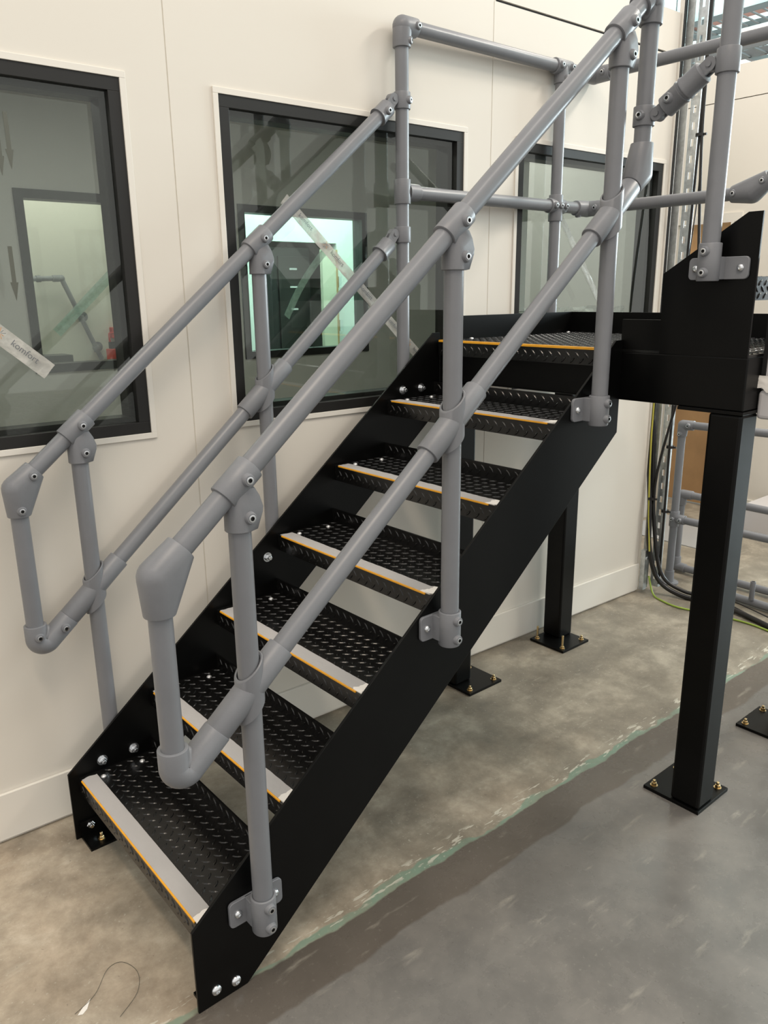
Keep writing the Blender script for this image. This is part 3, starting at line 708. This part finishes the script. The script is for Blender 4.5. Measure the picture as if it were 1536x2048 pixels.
# corner: swivel pair at the back corner, then rail along the back
YE = 0.100
for z, nm in ((ZT, 'top_rail'), (ZM, 'mid_rail')):
    c = V((XC, YC, z)); d2 = V((0.02, -1, 0)).normalized()
    elbow(c, -dA, d2, 0.085, 0.085, gr, [(c-dA*0.062+V((0, 0, -1))*0.030, (0, 0, -1)), (c+d2*0.062+V((-1, 0, 0))*0.030, (-1, 0, 0))])
    tube(c, V((XC+0.015, YE if z == ZM else -0.55, z)), gr, nm)
eb = V((XC+0.015, YE, ZM)); d2 = V((0, -0.80, 0.60)).normalized()
elbow(eb, (0, 1, 0), d2, 0.080, 0.080, gr, [(eb+V((-0.030, 0.062, 0)), (-1, 0, 0)), (eb+d2*0.058+V((-0.030, 0, 0)), (-1, 0, 0))], br=0.041)
tube(eb, eb+d2*0.60, gr, 'mid_rail')
# base sockets of the guard posts
for x, y, z0 in ((X3, YL, 1.25), (X4, Y4, 1.36)):
    mb = MB(); mb.sleeve((x, y, z0), (x, y, z0+0.09)); mb.box((x-0.07, y-0.040, z0+0.012), (x+0.07, y-0.030, z0+0.078)); mb.build('socket_bracket', 'casting', gr)

# post and swivel link for the upper flight
ur = thing('upper_handrail', (1.54, -0.282, 1.679), 'grey tube post bolted to the sloped black plate beside the landing', 'handrail')
XR, YR = 1.538, -0.282
tube((XR, YR, 1.69), (XR, YR, 2.78), ur, 'post')
palm(XR, YR, 1.676, 1.776, (-1, 0, 0), ur, (-0.095, 0.078), 'y', (0.004, 0.064), (-1, 0, 0))
# short link between the upper post and the stair handrail end
va = V((XV, YP)); dl = V((0, YR-YP, 0)).normalized()
zV, zR = 2.128, 2.222
dlk = V((0, (YR+0.046)-(YP-0.046), zR-zV)).normalized()
m0 = V((XV, YP-0.046, zV)); m1 = V((XR, YR+0.046, zR)); md = (m0+m1)/2
o = swivel((XV, YP), zV, m0+dlk*0.024, -dlk, ur, True, 0.026, (-1, -0.15, 0)); screw(m0+dlk*0.052+V((-0.0302, 0, 0)), (-1, 0, 0), o)
swivel((XR, YR), zR, m1-dlk*0.024, dlk, ur, False, 0.030)
mb = MB(); mb.cyl(m0+dlk*0.03, m1-dlk*0.03, 0.0285, 28); mb.build('link_tube', 'casting', ur)

# ------------------------------------------------------------------ things at the wall end
def slotted_channel(name, x0, y0, x1, y1, z0, z1, label, ns, depth=0.028, wd=None):
    # upright galvanised channel: slotted face from (x0,y0) to (x1,y1), flanges turned away from the viewer
    a, b_ = V((x0, y0, 0)), V((x1, y1, 0)); t = (b_-a).normalized(); n = V((-t.y, t.x, 0)); L = (b_-a).length
    if n.x < 0: n = -n
    mb = MB(); th = 0.003
    def slab(s0, s1, d0, d1, zz0, zz1):
        mb.prism([a+t*s0+n*d0+V((0, 0, zz0)), a+t*s1+n*d0+V((0, 0, zz0)), a+t*s1+n*d1+V((0, 0, zz0)), a+t*s0+n*d1+V((0, 0, zz0))], (0, 0, zz1-zz0))
    c0, c1 = L*0.36, L*0.64
    slab(0, c0, 0, th, z0, z1); slab(c1, L, 0, th, z0, z1)
    slab(0, th, th, depth, z0, z1); slab(L-th, L, th, depth, z0, z1)
    step = (z1-z0)/ns
    for k in range(ns): slab(c0, c1, 0, th, z0+k*step, z0+k*step+step*0.55)
    return tag(mb.build(name, 'galvanised', smooth=False), label, 'channel')
slotted_channel('slotted_channel', 3.262, 0.806, 3.262, 0.758, 0.03, 3.35, 'tall slotted galvanised channel standing at the end of the window wall', 44)
mb = MB(); mb.box((3.240, 0.812, 0.02), (3.244, 0.850, 3.45)); mb.box((3.244, 0.846, 0.02), (3.275, 0.850, 3.45)); tag(mb.build('steel_angle', 'galvanised', smooth=False), 'plain galvanised angle fixed to the wall end beside the cables', 'channel')
mb = MB(); mb.box((3.19, 0.842, 0.012), (3.196, 0.862, 3.0)); struct(mb.build('trim_1', 'wall_trim', smooth=False), 'pale edge strip closing the end of the window wall')
def cable(pts, r, mat, label, sub=6): return tag(MB().sweep(pts, r, 10, 0, sub).build('cable', mat), label, 'cable')
cable([(3.222, 0.864, 3.6), (3.221, 0.863, 2.4), (3.219, 0.860, 1.4), (3.214, 0.845, 0.80), (3.208, 0.815, 0.50), (3.208, 0.800, 0.28), (3.24, 0.75, 0.09), (3.27, 0.62, 0.018), (3.30, 0.40, 0.016), (3.22, 0.12, 0.016), (3.05, -0.2, 0.016)], 0.013, 'cable_black', 'thickest black cable running down the wall end and curling onto the floor')
cable([(3.262, 0.876, 3.2), (3.260, 0.874, 1.3), (3.232, 0.838, 0.85), (3.230, 0.800, 0.45), (3.25, 0.74, 0.13), (3.29, 0.62, 0.040), (3.33, 0.45, 0.030), (3.26, 0.2, 0.012), (3.1, -0.15, 0.012)], 0.0105, 'cable_black', 'second black cable lying against the thick one at the wall end')
cable([(3.240, 0.868, 3.6), (3.239, 0.867, 2.0), (3.208, 0.845, 1.30), (3.203, 0.838, 1.05), (3.200, 0.834, 0.85), (3.197, 0.815, 0.5), (3.199, 0.790, 0.25)], 0.0045, 'cable_yellow', 'yellow cable clipped beside the thick black cable on the wall end')
cable([(3.215, 0.79, 0.10), (3.19, 0.74, 0.012), (3.15, 0.66, 0.006), (3.13, 0.55, 0.006), (3.17, 0.40, 0.006), (3.20, 0.2, 0.006), (3.16, 0.0, 0.006)], 0.005, 'cable_green', 'thin green earth cable lying on the floor by the wall end')
cable([(3.25, 0.742, 3.4), (3.252, 0.740, 2.55), (3.252, 0.745, 2.05), (3.262, 0.760, 1.2), (3.265, 0.758, 0.60), (3.265, 0.755, 0.05)], 0.0065, 'cable_black', 'black cable hanging in front of the slotted channel')
cable([(3.248, 0.736, 3.3), (3.250, 0.732, 2.65), (3.245, 0.720, 2.3), (3.24, 0.67, 1.62), (3.235, 0.68, 1.32), (3.225, 0.79, 0.75), (3.22, 0.80, 0.52)], 0.007, 'cable_black', 'loose black cable crossing in front of the brown door')
cable([(3.255, 0.738, 2.45), (3.26, 0.725, 2.15), (3.265, 0.75, 1.75), (3.268, 0.752, 1.55)], 0.0028, 'cable_black', 'thin black wire bowed beside the slotted channel')
cable([(3.34, 0.43, 0.05), (3.30, 0.30, 0.055), (3.20, -0.1, 0.03)], 0.0035, 'cable_black', 'thin black wire resting on the floor rail by the column', 4)
for k, (x, y, z) in enumerate(((3.212, 0.812, 0.55), (3.252, 0.738, 2.38), (3.258, 0.752, 0.84), (3.262, 0.752, 0.48), (3.221, 0.861, 1.72))):
    mb = MB(); mb.lathe((x, y, z-0.007), (0, 0, 1), [(0, 0.021), (0.014, 0.021)], 14); mb.box((x-0.004, y-0.034, z-0.005), (x+0.004, y-0.018, z+0.005))
    tag(mb.build('cable_tie', 'cable_black'), ['black tie low on the thick cable bundle', 'topmost black tie on the cable beside the upper post', 'black tie halfway up the slotted channel', 'black tie near the foot of the slotted channel', 'black tie on the wall end cables at window height'][k], 'cable tie')
mb = MB(); mb.box((3.192, 0.808, 0.015), (3.225, 0.836, 0.25)); mb.lathe((3.21, 0.808, 0.20), (0, -1, 0), [(0, 0.012), (0.006, 0.010)], 10)
tag(mb.build('foot_bracket', 'galvanised', smooth=False), 'galvanised bracket at the foot of the wall end', 'bracket')

# tube barriers behind the landing
ba = thing('tube_barrier', (3.45, 0.55, 0), 'tall grey tube barrier with two rails beyond the landing', 'barrier')
p0 = V((3.45, 0.797, 0)); dB = V((0.045, -1, 0)).normalized(); E1 = 1.1
tube(p0, p0+V((0, 0, 0.935)), ba, 'post', 0.0215); tube(p0+V((0, 0, 0.935)), p0+V((0, 0, 0.945))+dB*E1, ba, 'top_rail', 0.0215)
tube(p0+V((0, 0, 0.392)), p0+V((0, 0, 0.375))+dB*E1, ba, 'mid_rail', 0.0215)
elbow(p0+V((0, 0, 0.935)), dB, DN, 0.065, 0.065, ba, [(p0+V((-0.027, -0.045, 0.935)), (-1, 0, 0)), (p0+V((-0.027, 0, 0.885)), (-1, 0, 0))], r=0.027, br=0.029)
mb = MB(); c = p0+V((0, 0, 0.392)); mb.sleeve(c+V((0, 0, -0.045)), c+V((0, 0, 0.045)), 0.027, 0.022); mb.sleeve(c+dB*0.018, c+dB*0.065, 0.027, 0.022); o = mb.build('tee_fitting', 'casting', ba)
screw(c+V((-0.027, 0, 0)), (-1, 0, 0), o); screw(c+V((-0.027, -0.045, 0)), (-1, 0, 0), o)
mb = MB(); mb.lathe(p0, (0, 0, 1), [(0, 0.055), (0.008, 0.055), (0.010, 0.028), (0.075, 0.027), (0.075, 0.022)], 26, 0, caps=False); mb.build('floor_flange', 'casting', ba)
tube(p0+dB*E1+V((0, 0, 0.004)), p0+dB*E1+V((0, 0, 0.96)), ba, 'post', 0.0215)
bb = thing('tube_barrier', (3.68, 0.6, 0), 'low grey tube barrier with a rail along the floor behind the tall one', 'barrier')
q0 = V((3.66, 0.875, 0.032)); dC = V((-0.02, -1, 0)).normalized()
tube(q0, q0+V((0, 0, 0.455)), bb, 'post', 0.0215); tube(q0+V((0, 0, 0.455)), q0+V((0, 0, 0.455))+dC*1.2, bb, 'top_rail', 0.0215); tube(q0, q0+dC*1.2, bb, 'floor_rail', 0.0215)
elbow(q0, dC, UPV, 0.065, 0.065, bb, r=0.027, br=0.029); elbow(q0+V((0, 0, 0.455)), dC, DN, 0.065, 0.065, bb, r=0.027, br=0.029)
tube(q0+dC*1.2, q0+dC*1.2+V((0, 0, 0.455)), bb, 'post', 0.0215)
bs = thing('floor_tube', (3.42, 0.3, 0), 'grey tube lying on the floor with a short upright stub', 'tube')
tube((3.46, 0.50, 0.026), (3.40, -0.25, 0.026), bs, 'tube', 0.0215); mb = MB(); mb.sleeve((3.425, 0.30, 0.045), (3.425, 0.30, 0.150), 0.0135, 0.009); mb.build('stub', 'tube', bs)
tag(MB().box((4.78, 0.70, 0), (5.17, 1.02, 0.19)).build('floor_box', 'box_grey', smooth=False, bevel=0.006), 'pale grey box on the floor against the far wall', 'box')
tag(MB().box((4.15, 0.98, 0), (4.75, 1.60, 0.006)).build('plastic_sheet', 'sheet', smooth=False), 'pale shiny sheet lying on the floor in front of the brown door', 'sheet')

# enclosure bolted to the right end of the landing with torn tape on it
eb_ = thing('enclosure', (1.80, -0.47, 1.30), 'light grey enclosure on the right end of the landing with torn tape', 'enclosure')
MB().box((1.662, -0.54, 1.292), (1.95, -0.4005, 1.375)).build('lower_cover', 'box_grey', eb_, smooth=False, bevel=0.012, segs=3)
MB().box((1.676, -0.53, 1.376), (1.95, -0.4005, 1.74)).build('body', 'box_grey', eb_, smooth=False, bevel=0.003)
MB().box((1.671, -0.412, 1.40), (1.6755, -0.4005, 1.74)).build('gasket', 'hole', eb_, smooth=False)
vs = []; fs = []; NY, NZ = 10, 8
for j in range(NZ+1):
    for i in range(NY+1):
        y = -0.535+0.135*i/NY; zz = 1.352+0.065*j/NZ
        tear = 0.020*noise.noise(V((i*0.9, 4.2, 0)))*(1-j/NZ)+ (0.03*i/NY)*(1-j/NZ)
        vs.append((1.660-0.004*(1-j/NZ)-0.005*abs(noise.noise(V((i*0.5, j*0.6, 1)))), y, zz+tear))
for j in range(NZ):
    for i in range(NY): k = j*(NY+1)+i; fs.append((k, k+NY+1, k+NY+2, k+1))
n = len(vs); vs += [(v[0]+0.0012, v[1], v[2]) for v in vs]; fs += [tuple(q+n for q in f[::-1]) for f in fs[:]]
MB().add(vs, fs).build('torn_tape', 'paper', eb_)

# ------------------------------------------------------------------ tapes and arrows on the glass
def text_mesh(txt, size):
    cu = bpy.data.curves.new('lettering', 'FONT'); cu.body = txt; cu.size = size; cu.align_x = 'CENTER'; cu.align_y = 'CENTER'; cu.extrude = 0.0002; cu.resolution_u = 3
    to = bpy.data.objects.new('lettering', cu); C.objects.link(to); bpy.context.view_layer.update()
    me = bpy.data.meshes.new_from_object(to.evaluated_get(bpy.context.evaluated_depsgraph_get())); me.name = 'lettering'
    bpy.data.objects.remove(to); return me
LET = text_mesh('komfort', 0.026); LET.materials.clear(); LET.materials.append(MATS['print_grey'])
def star_mb(c, u, v, r, n):
    mb = MB()
    for k in range(10):
        th = 2*math.pi*k/10; a = u*math.cos(th)+v*math.sin(th); b_ = -u*math.sin(th)+v*math.cos(th); ln = r*(1 if k % 2 else 0.78)
        p = [c+a*r*0.22-b_*r*0.035, c+a*ln-b_*r*0.05, c+a*ln+b_*r*0.05, c+a*r*0.22+b_*r*0.035]
        mb.prism(p, n*0.0003, 0 if k % 3 else 1)
    return mb
def glass_tape(p0, p1, width, mat, label, at=W, d=0.0, prints=0, lift=0.004, nseg=40, bend=0.0):
    # strip lying on the glass from p0 to p1 (wall u,z); slightly crinkled
    u0, z0 = p0; u1, z1 = p1; L = math.hypot(u1-u0, z1-z0); tu, tz = (u1-u0)/L, (z1-z0)/L; nu, nz = -tz, tu
    vs = []; fs = []; M_ = 6
    for i in range(nseg+1):
        s = i/nseg; bow = bend*math.sin(math.pi*s)
        for j in range(M_+1):
            t = (j/M_-0.5)*width + bow
            fold = 0.6*max(0, 1-abs(j/M_-0.20)*9)
            h = lift*(0.25+abs(noise.noise(V((s*9, j*0.35, u0*7))))*0.9+fold*abs(math.sin(s*7+u0)))
            vs.append(at(u0+tu*L*s+nu*t, z0+tz*L*s+nz*t, d+h))
    for i in range(nseg):
        for j in range(M_): k = i*(M_+1)+j; fs.append((k, k+1, k+M_+2, k+M_+1))
    mb = MB().add(vs, fs); o = mb.build('window_tape', mat); tag(o, label, 'tape')
    if prints:
        nrm = (at(0, 0, 1)-at(0, 0, 0)).normalized(); tv = (at(tu, tz)-at(0, 0)).normalized(); nv = (at(nu, nz)-at(0, 0)).normalized()
        if nv.cross(tv).dot(nrm) > 0: pass
        for k in range(prints):
            s = (k+0.62)/prints
            c = at(u0+tu*L*s+nu*0.003, z0+tz*L*s+nz*0.003, d+lift*1.6)
            me = LET; lo = bpy.data.objects.new('lettering', me); C.objects.link(lo); lo.parent = o
            f = width/0.050; lc = c-wl(o)
            yv = nrm.cross(tv)
            lo.matrix_local = Matrix(((tv.x*f, yv.x*f, nrm.x, lc.x), (tv.y*f, yv.y*f, nrm.y, lc.y), (tv.z*f, yv.z*f, nrm.z, lc.z), (0, 0, 0, 1)))
            sc = c - tv*0.082*f
            star_mb(sc, tv, yv, 0.017*f, nrm).build('star_mark', ['print_grey', 'print_orange'], o, smooth=False)
    return o
glass_tape((-0.36, 1.90), (0.140, 1.445), 0.050, 'tape_film', 'printed tape strip curling off the left window glass', d=-0.010, prints=3, lift=0.006)
glass_tape((0.96, 1.965), (1.60, 1.375), 0.040, 'tape_film', 'long printed tape strip diagonally across the middle window', d=-0.010, prints=5)
glass_tape((2.36, 2.01), (2.70, 1.615), 0.032, 'tape_clear', 'clear tape strip on the window behind the landing', d=-0.010)
atI = lambda u, z, d=0.0: V((u, YI+0.028-d, z))
glass_tape((3.06, 2.00), (2.66, 1.50), 0.055, 'tape_green', 'pale green tape strip on the inner pane seen through the middle window', at=atI, bend=-0.03)
glass_tape((1.52, 1.92), (1.01, 1.45), 0.060, 'tape_green', 'pale green tape strip on the inner pane seen through the left window', at=atI)
for (u, zt, zb_, lab) in ((0.109, 2.130, 1.988, 'higher grey arrow pointing down on the left window'), (0.083, 2.115, 1.970, 'grey arrow cut by the photo edge on the left window'), (0.077, 1.790, 1.645, 'lower grey arrow pointing down on the left window')):
    mb = MB(); hz = zb_+0.050
    pts = [(u-0.0055, zt), (u-0.0055, hz), (u-0.0105, hz), (u, zb_), (u+0.0105, hz), (u+0.0055, hz), (u+0.0055, zt)]
    mb.prism([W(a, z, -0.0105) for a, z in pts], (W(0, 0, 1)-W(0, 0, 0))*0.0006)
    tag(mb.build('arrow_sticker', 'arrow_film', smooth=False), lab, 'sticker')
# crumpled film along the bottom of the third window
vs = []; fs = []
for i in range(61):
    for j in range(7):
        u = 2.14+0.92*i/60; zz = 1.500+0.10*j/6*(0.8+0.4*noise.noise(V((u*6, 0, 2))))
        vs.append(W(u, zz, -0.086+0.05*abs(noise.noise(V((u*22, j*0.9, 0))))-0.035))
for i in range(60):
    for j in range(6): k = i*7+j; fs.append((k, k+7, k+8, k+1))
tag(MB().add(vs, fs).build('protective_film', 'tape_clear'), 'crumpled clear film behind the glass of the window by the landing', 'film')

# ------------------------------------------------------------------ rooms behind the glass
wb = struct(MB().box((-4, 4.45, 0), (1.75, 4.52, 2.8)).build('wall_store_back', 'store_wall', smooth=False))
hr2 = thing('wall_grab_rail', (1.35, 4.40, 1.2), 'grey tube grab rail on the back wall seen through the left window', 'handrail')
yb_ = 4.375
tube((0.90, yb_, 1.775), (1.36, yb_, 1.785), hr2, 'rail', 0.017); tube((1.36, yb_, 1.785), (1.585, yb_, 1.215), hr2, 'rail', 0.017)
mb = MB(); mb.sphere((1.36, yb_, 1.785), 0.024); mb.sleeve((1.30, yb_, 1.7835), (1.345, yb_, 1.785), 0.023, 0.016); mb.sleeve((1.19, yb_, 1.781), (1.22, yb_, 1.782), 0.023, 0.016); mb.build('elbow', 'casting', hr2)
for t in (0.48, 0.86):
    p = V((1.36, yb_, 1.785)).lerp(V((1.585, yb_, 1.215)), t); d = V((0.225, 0, -0.57)).normalized(); mb = MB(); mb.sleeve(p-d*0.02, p+d*0.02, 0.024, 0.016); mb.cyl(p, p+V((0.03, 0.05, 0.01)), 0.010, 12); mb.cyl(p+V((0.03, 0.045, 0.01)), p+V((0.03, 0.062, 0.01)), 0.035, 16); mb.build('wall_bracket', 'casting', hr2)
dt = thing('power_tool', (1.66, 4.25, 1.1), 'red and black cordless tool seen through the left window', 'tool')
tag(MB().box((1.0, 4.10, 0), (1.74, 4.36, 1.19)).build('store_cabinet', 'box_grey', smooth=False, bevel=0.004), 'low pale cabinet below the grab rail behind the left window', 'cabinet')
mb = MB(); mb.box((1.585, 4.2, 1.191), (1.665, 4.28, 1.295)); mb.box((1.655, 4.2, 1.191), (1.685, 4.28, 1.360)); mb.build('body', 'red', dt, smooth=False, bevel=0.006)
mb = MB(); mb.box((1.60, 4.22, 1.295), (1.665, 4.26, 1.345)); mb.build('grip', 'rack_black', dt, smooth=False, bevel=0.004)
mb = MB(); mb.sweep([(1.606, 4.24, 1.345), (1.606, 4.24, 1.395), (1.618, 4.24, 1.406), (1.655, 4.24, 1.402), (1.664, 4.24, 1.39), (1.664, 4.24, 1.34)], 0.008, 8, 0, 4); mb.build('handle', 'red', dt)
tag(MB().box((1.690, 4.385, 1.36), (1.745, 4.449, 1.44)).build('red_box', 'red', smooth=False, bevel=0.006), 'small red box on the wall above the red tool', 'box')
tag(MB().box((1.02, 4.14, 1.191), (1.30, 4.34, 1.275)).build('tool_case', 'rack_black', smooth=False, bevel=0.004), 'flat black case on the cabinet behind the left window', 'case')
rk = thing('equipment_rack', (3.55, 5.0, 0), 'black equipment rack seen through the middle window', 'rack')
MB().box((3.32, 4.92, 0), (3.86, 5.6, 2.08)).build('body', 'rack_black', rk, smooth=False, bevel=0.004)
MB().box((3.50, 4.905, 0.1), (3.84, 4.919, 2.0)).build('front_panel', 'frame_black', rk, smooth=False, bevel=0.003)
for z in (1.88, 1.72, 1.52): MB().box((3.62, 4.900, z), (3.70, 4.9045, z+0.016)).build('indicator', 'box_grey', rk, smooth=False)
od = sthing('door_2', (3.92, 4.9, 0), 'open cream door beside the black rack')
MB().box((3.865, 4.72, 0.01), (4.02, 4.76, 2.06)).build('leaf', 'door_cream', od, smooth=False); MB().box((4.021, 4.73, 0.01), (4.05, 4.77, 2.06)).build('edge', 'door_wood', od, smooth=False)
for z in (0.4, 1.32, 1.72): MB().box((4.051, 4.72, z), (4.085, 4.75, z+0.10)).build('hinge', 'zinc', od, smooth=False)
struct(MB().box((4.09, 4.80, 0), (4.59, 4.86, 2.8)).build('wall_office_partition', 'office_wall', smooth=False))
struct(MB().box((3.28, 4.80, 2.12), (4.09, 4.86, 2.8)).build('wall_office_lintel', 'office_wall', smooth=False))
struct(MB().box((1.84, 4.80, 0), (3.28, 4.86, 2.8)).build('wall_office_front', 'office_wall', smooth=False))
mb = MB(); mb.lathe((4.40, 4.798, 2.20), (0, -1, 0), [(0, 0.055), (0.03, 0.055), (0.045, 0.04)], 20); tag(mb.build('alarm_bell', 'red'), 'red round alarm on the bright wall behind the middle window', 'alarm')

# ------------------------------------------------------------------ roof of the hall beyond
cl = sthing('ceiling', (16, 4, 6.5), 'bright translucent roof of the hall with red beams')
MB().box((7.0, -14, 6.5), (34, 26, 6.55)).build('roof_sheet', 'roof_sheet', cl, smooth=False)
for x in (12.2, 14.6, 17.2, 20.5): MB().box((x, -14, 6.38), (x+0.10, 26, 6.48)).build('beam', 'purlin_red', cl, smooth=False)
for y in (3.0, 5.2, 7.4, 9.6): MB().box((9, y, 6.25), (30, y+0.08, 6.45)).build('purlin', 'tray_metal', cl, smooth=False)
def tray(x0, y0, x1, y1, z, wd, label):
    a, b_ = V((x0, y0, z)), V((x1, y1, z)); t = (b_-a).normalized(); n = V((-t.y, t.x, 0)); L = (b_-a).length
    th = thing('cable_tray', a.lerp(b_, .5), label, 'cable tray')
    for sg in (-1, 1):
        mb = MB(); mb.prism([a+n*sg*wd/2, b_+n*sg*wd/2, b_+n*(sg*wd/2+0.02), a+n*(sg*wd/2+0.02)], (0, 0, 0.07)); mb.build('side_rail', 'tray_metal', th, smooth=False)
    mb = MB()
    k = 0.1
    while k < L: mb.prism([a+t*k-n*wd/2, a+t*(k+0.03)-n*wd/2, a+t*(k+0.03)+n*wd/2, a+t*k+n*wd/2], (0, 0, 0.015)); k += 0.16
    mb.build('rungs', 'tray_metal', th, smooth=False)['kind'] = 'stuff'
    for s in (0.15, 0.5, 0.85):
        p = a+t*L*s; mb = MB()
        for sg in (-1, 1): mb.cyl(p+n*sg*wd/2+V((0, 0, 0.05)), V((p.x+n.x*sg*wd/2, p.y+n.y*sg*wd/2, 6.5)), 0.008, 6)
        mb.build('hanger', 'tray_metal', th)
tray(8.2, -1.5, 8.2, 4.2, 4.05, 0.5, 'nearest metal cable tray hung across the hall above the far wall')
tray(9.6, -1.0, 9.6, 6.0, 4.45, 0.6, 'second metal cable tray hung behind the nearest one')
tray(7.6, -1.0, 7.6, 5.0, 3.86, 0.3, 'narrow metal cable tray just above the top of the far wall')
tray(11.5, 0.0, 11.5, 7.5, 5.35, 0.6, 'farthest metal cable tray crossing under the bright roof')
tray(8.6, 2.0, 14.0, 5.2, 4.9, 0.4, 'metal cable tray running away under the bright roof')
mb = MB(); mb.sweep([(8.85, 0.5, 4.35), (8.9, 3.4, 4.35), (8.85, 5.6, 4.35)], 0.06, 12, 0, 4); tag(mb.build('service_pipe', 'pipe_dark'), 'dark service pipe among the cable trays under the roof', 'pipe')

# ------------------------------------------------------------------ litter on the floor
tag(MB().sweep([(-0.226, 0.194, 0.002), (-0.169, 0.217, 0.002), (-0.117, 0.27, 0.002), (-0.079, 0.267, 0.002), (-0.062, 0.212, 0.002), (-0.087, 0.155, 0.002), (-0.147, 0.116, 0.002)], 0.0006, 6, 0, 6).build('wire_strand', 'strand'), 'thin dark strand looped on the floor in front of the stairs', 'strand')
MB_ = MB().prism([(-0.222, 0.187, 0.0005), (-0.205, 0.200, 0.0005), (-0.182, 0.213, 0.0005), (-0.198, 0.190, 0.0005), (-0.212, 0.182, 0.0005)], (0, 0, 0.0012)); tag(MB_.build('paper_scrap', 'paper', smooth=False), 'small white scrap of paper on the floor near the first tread', 'paper')
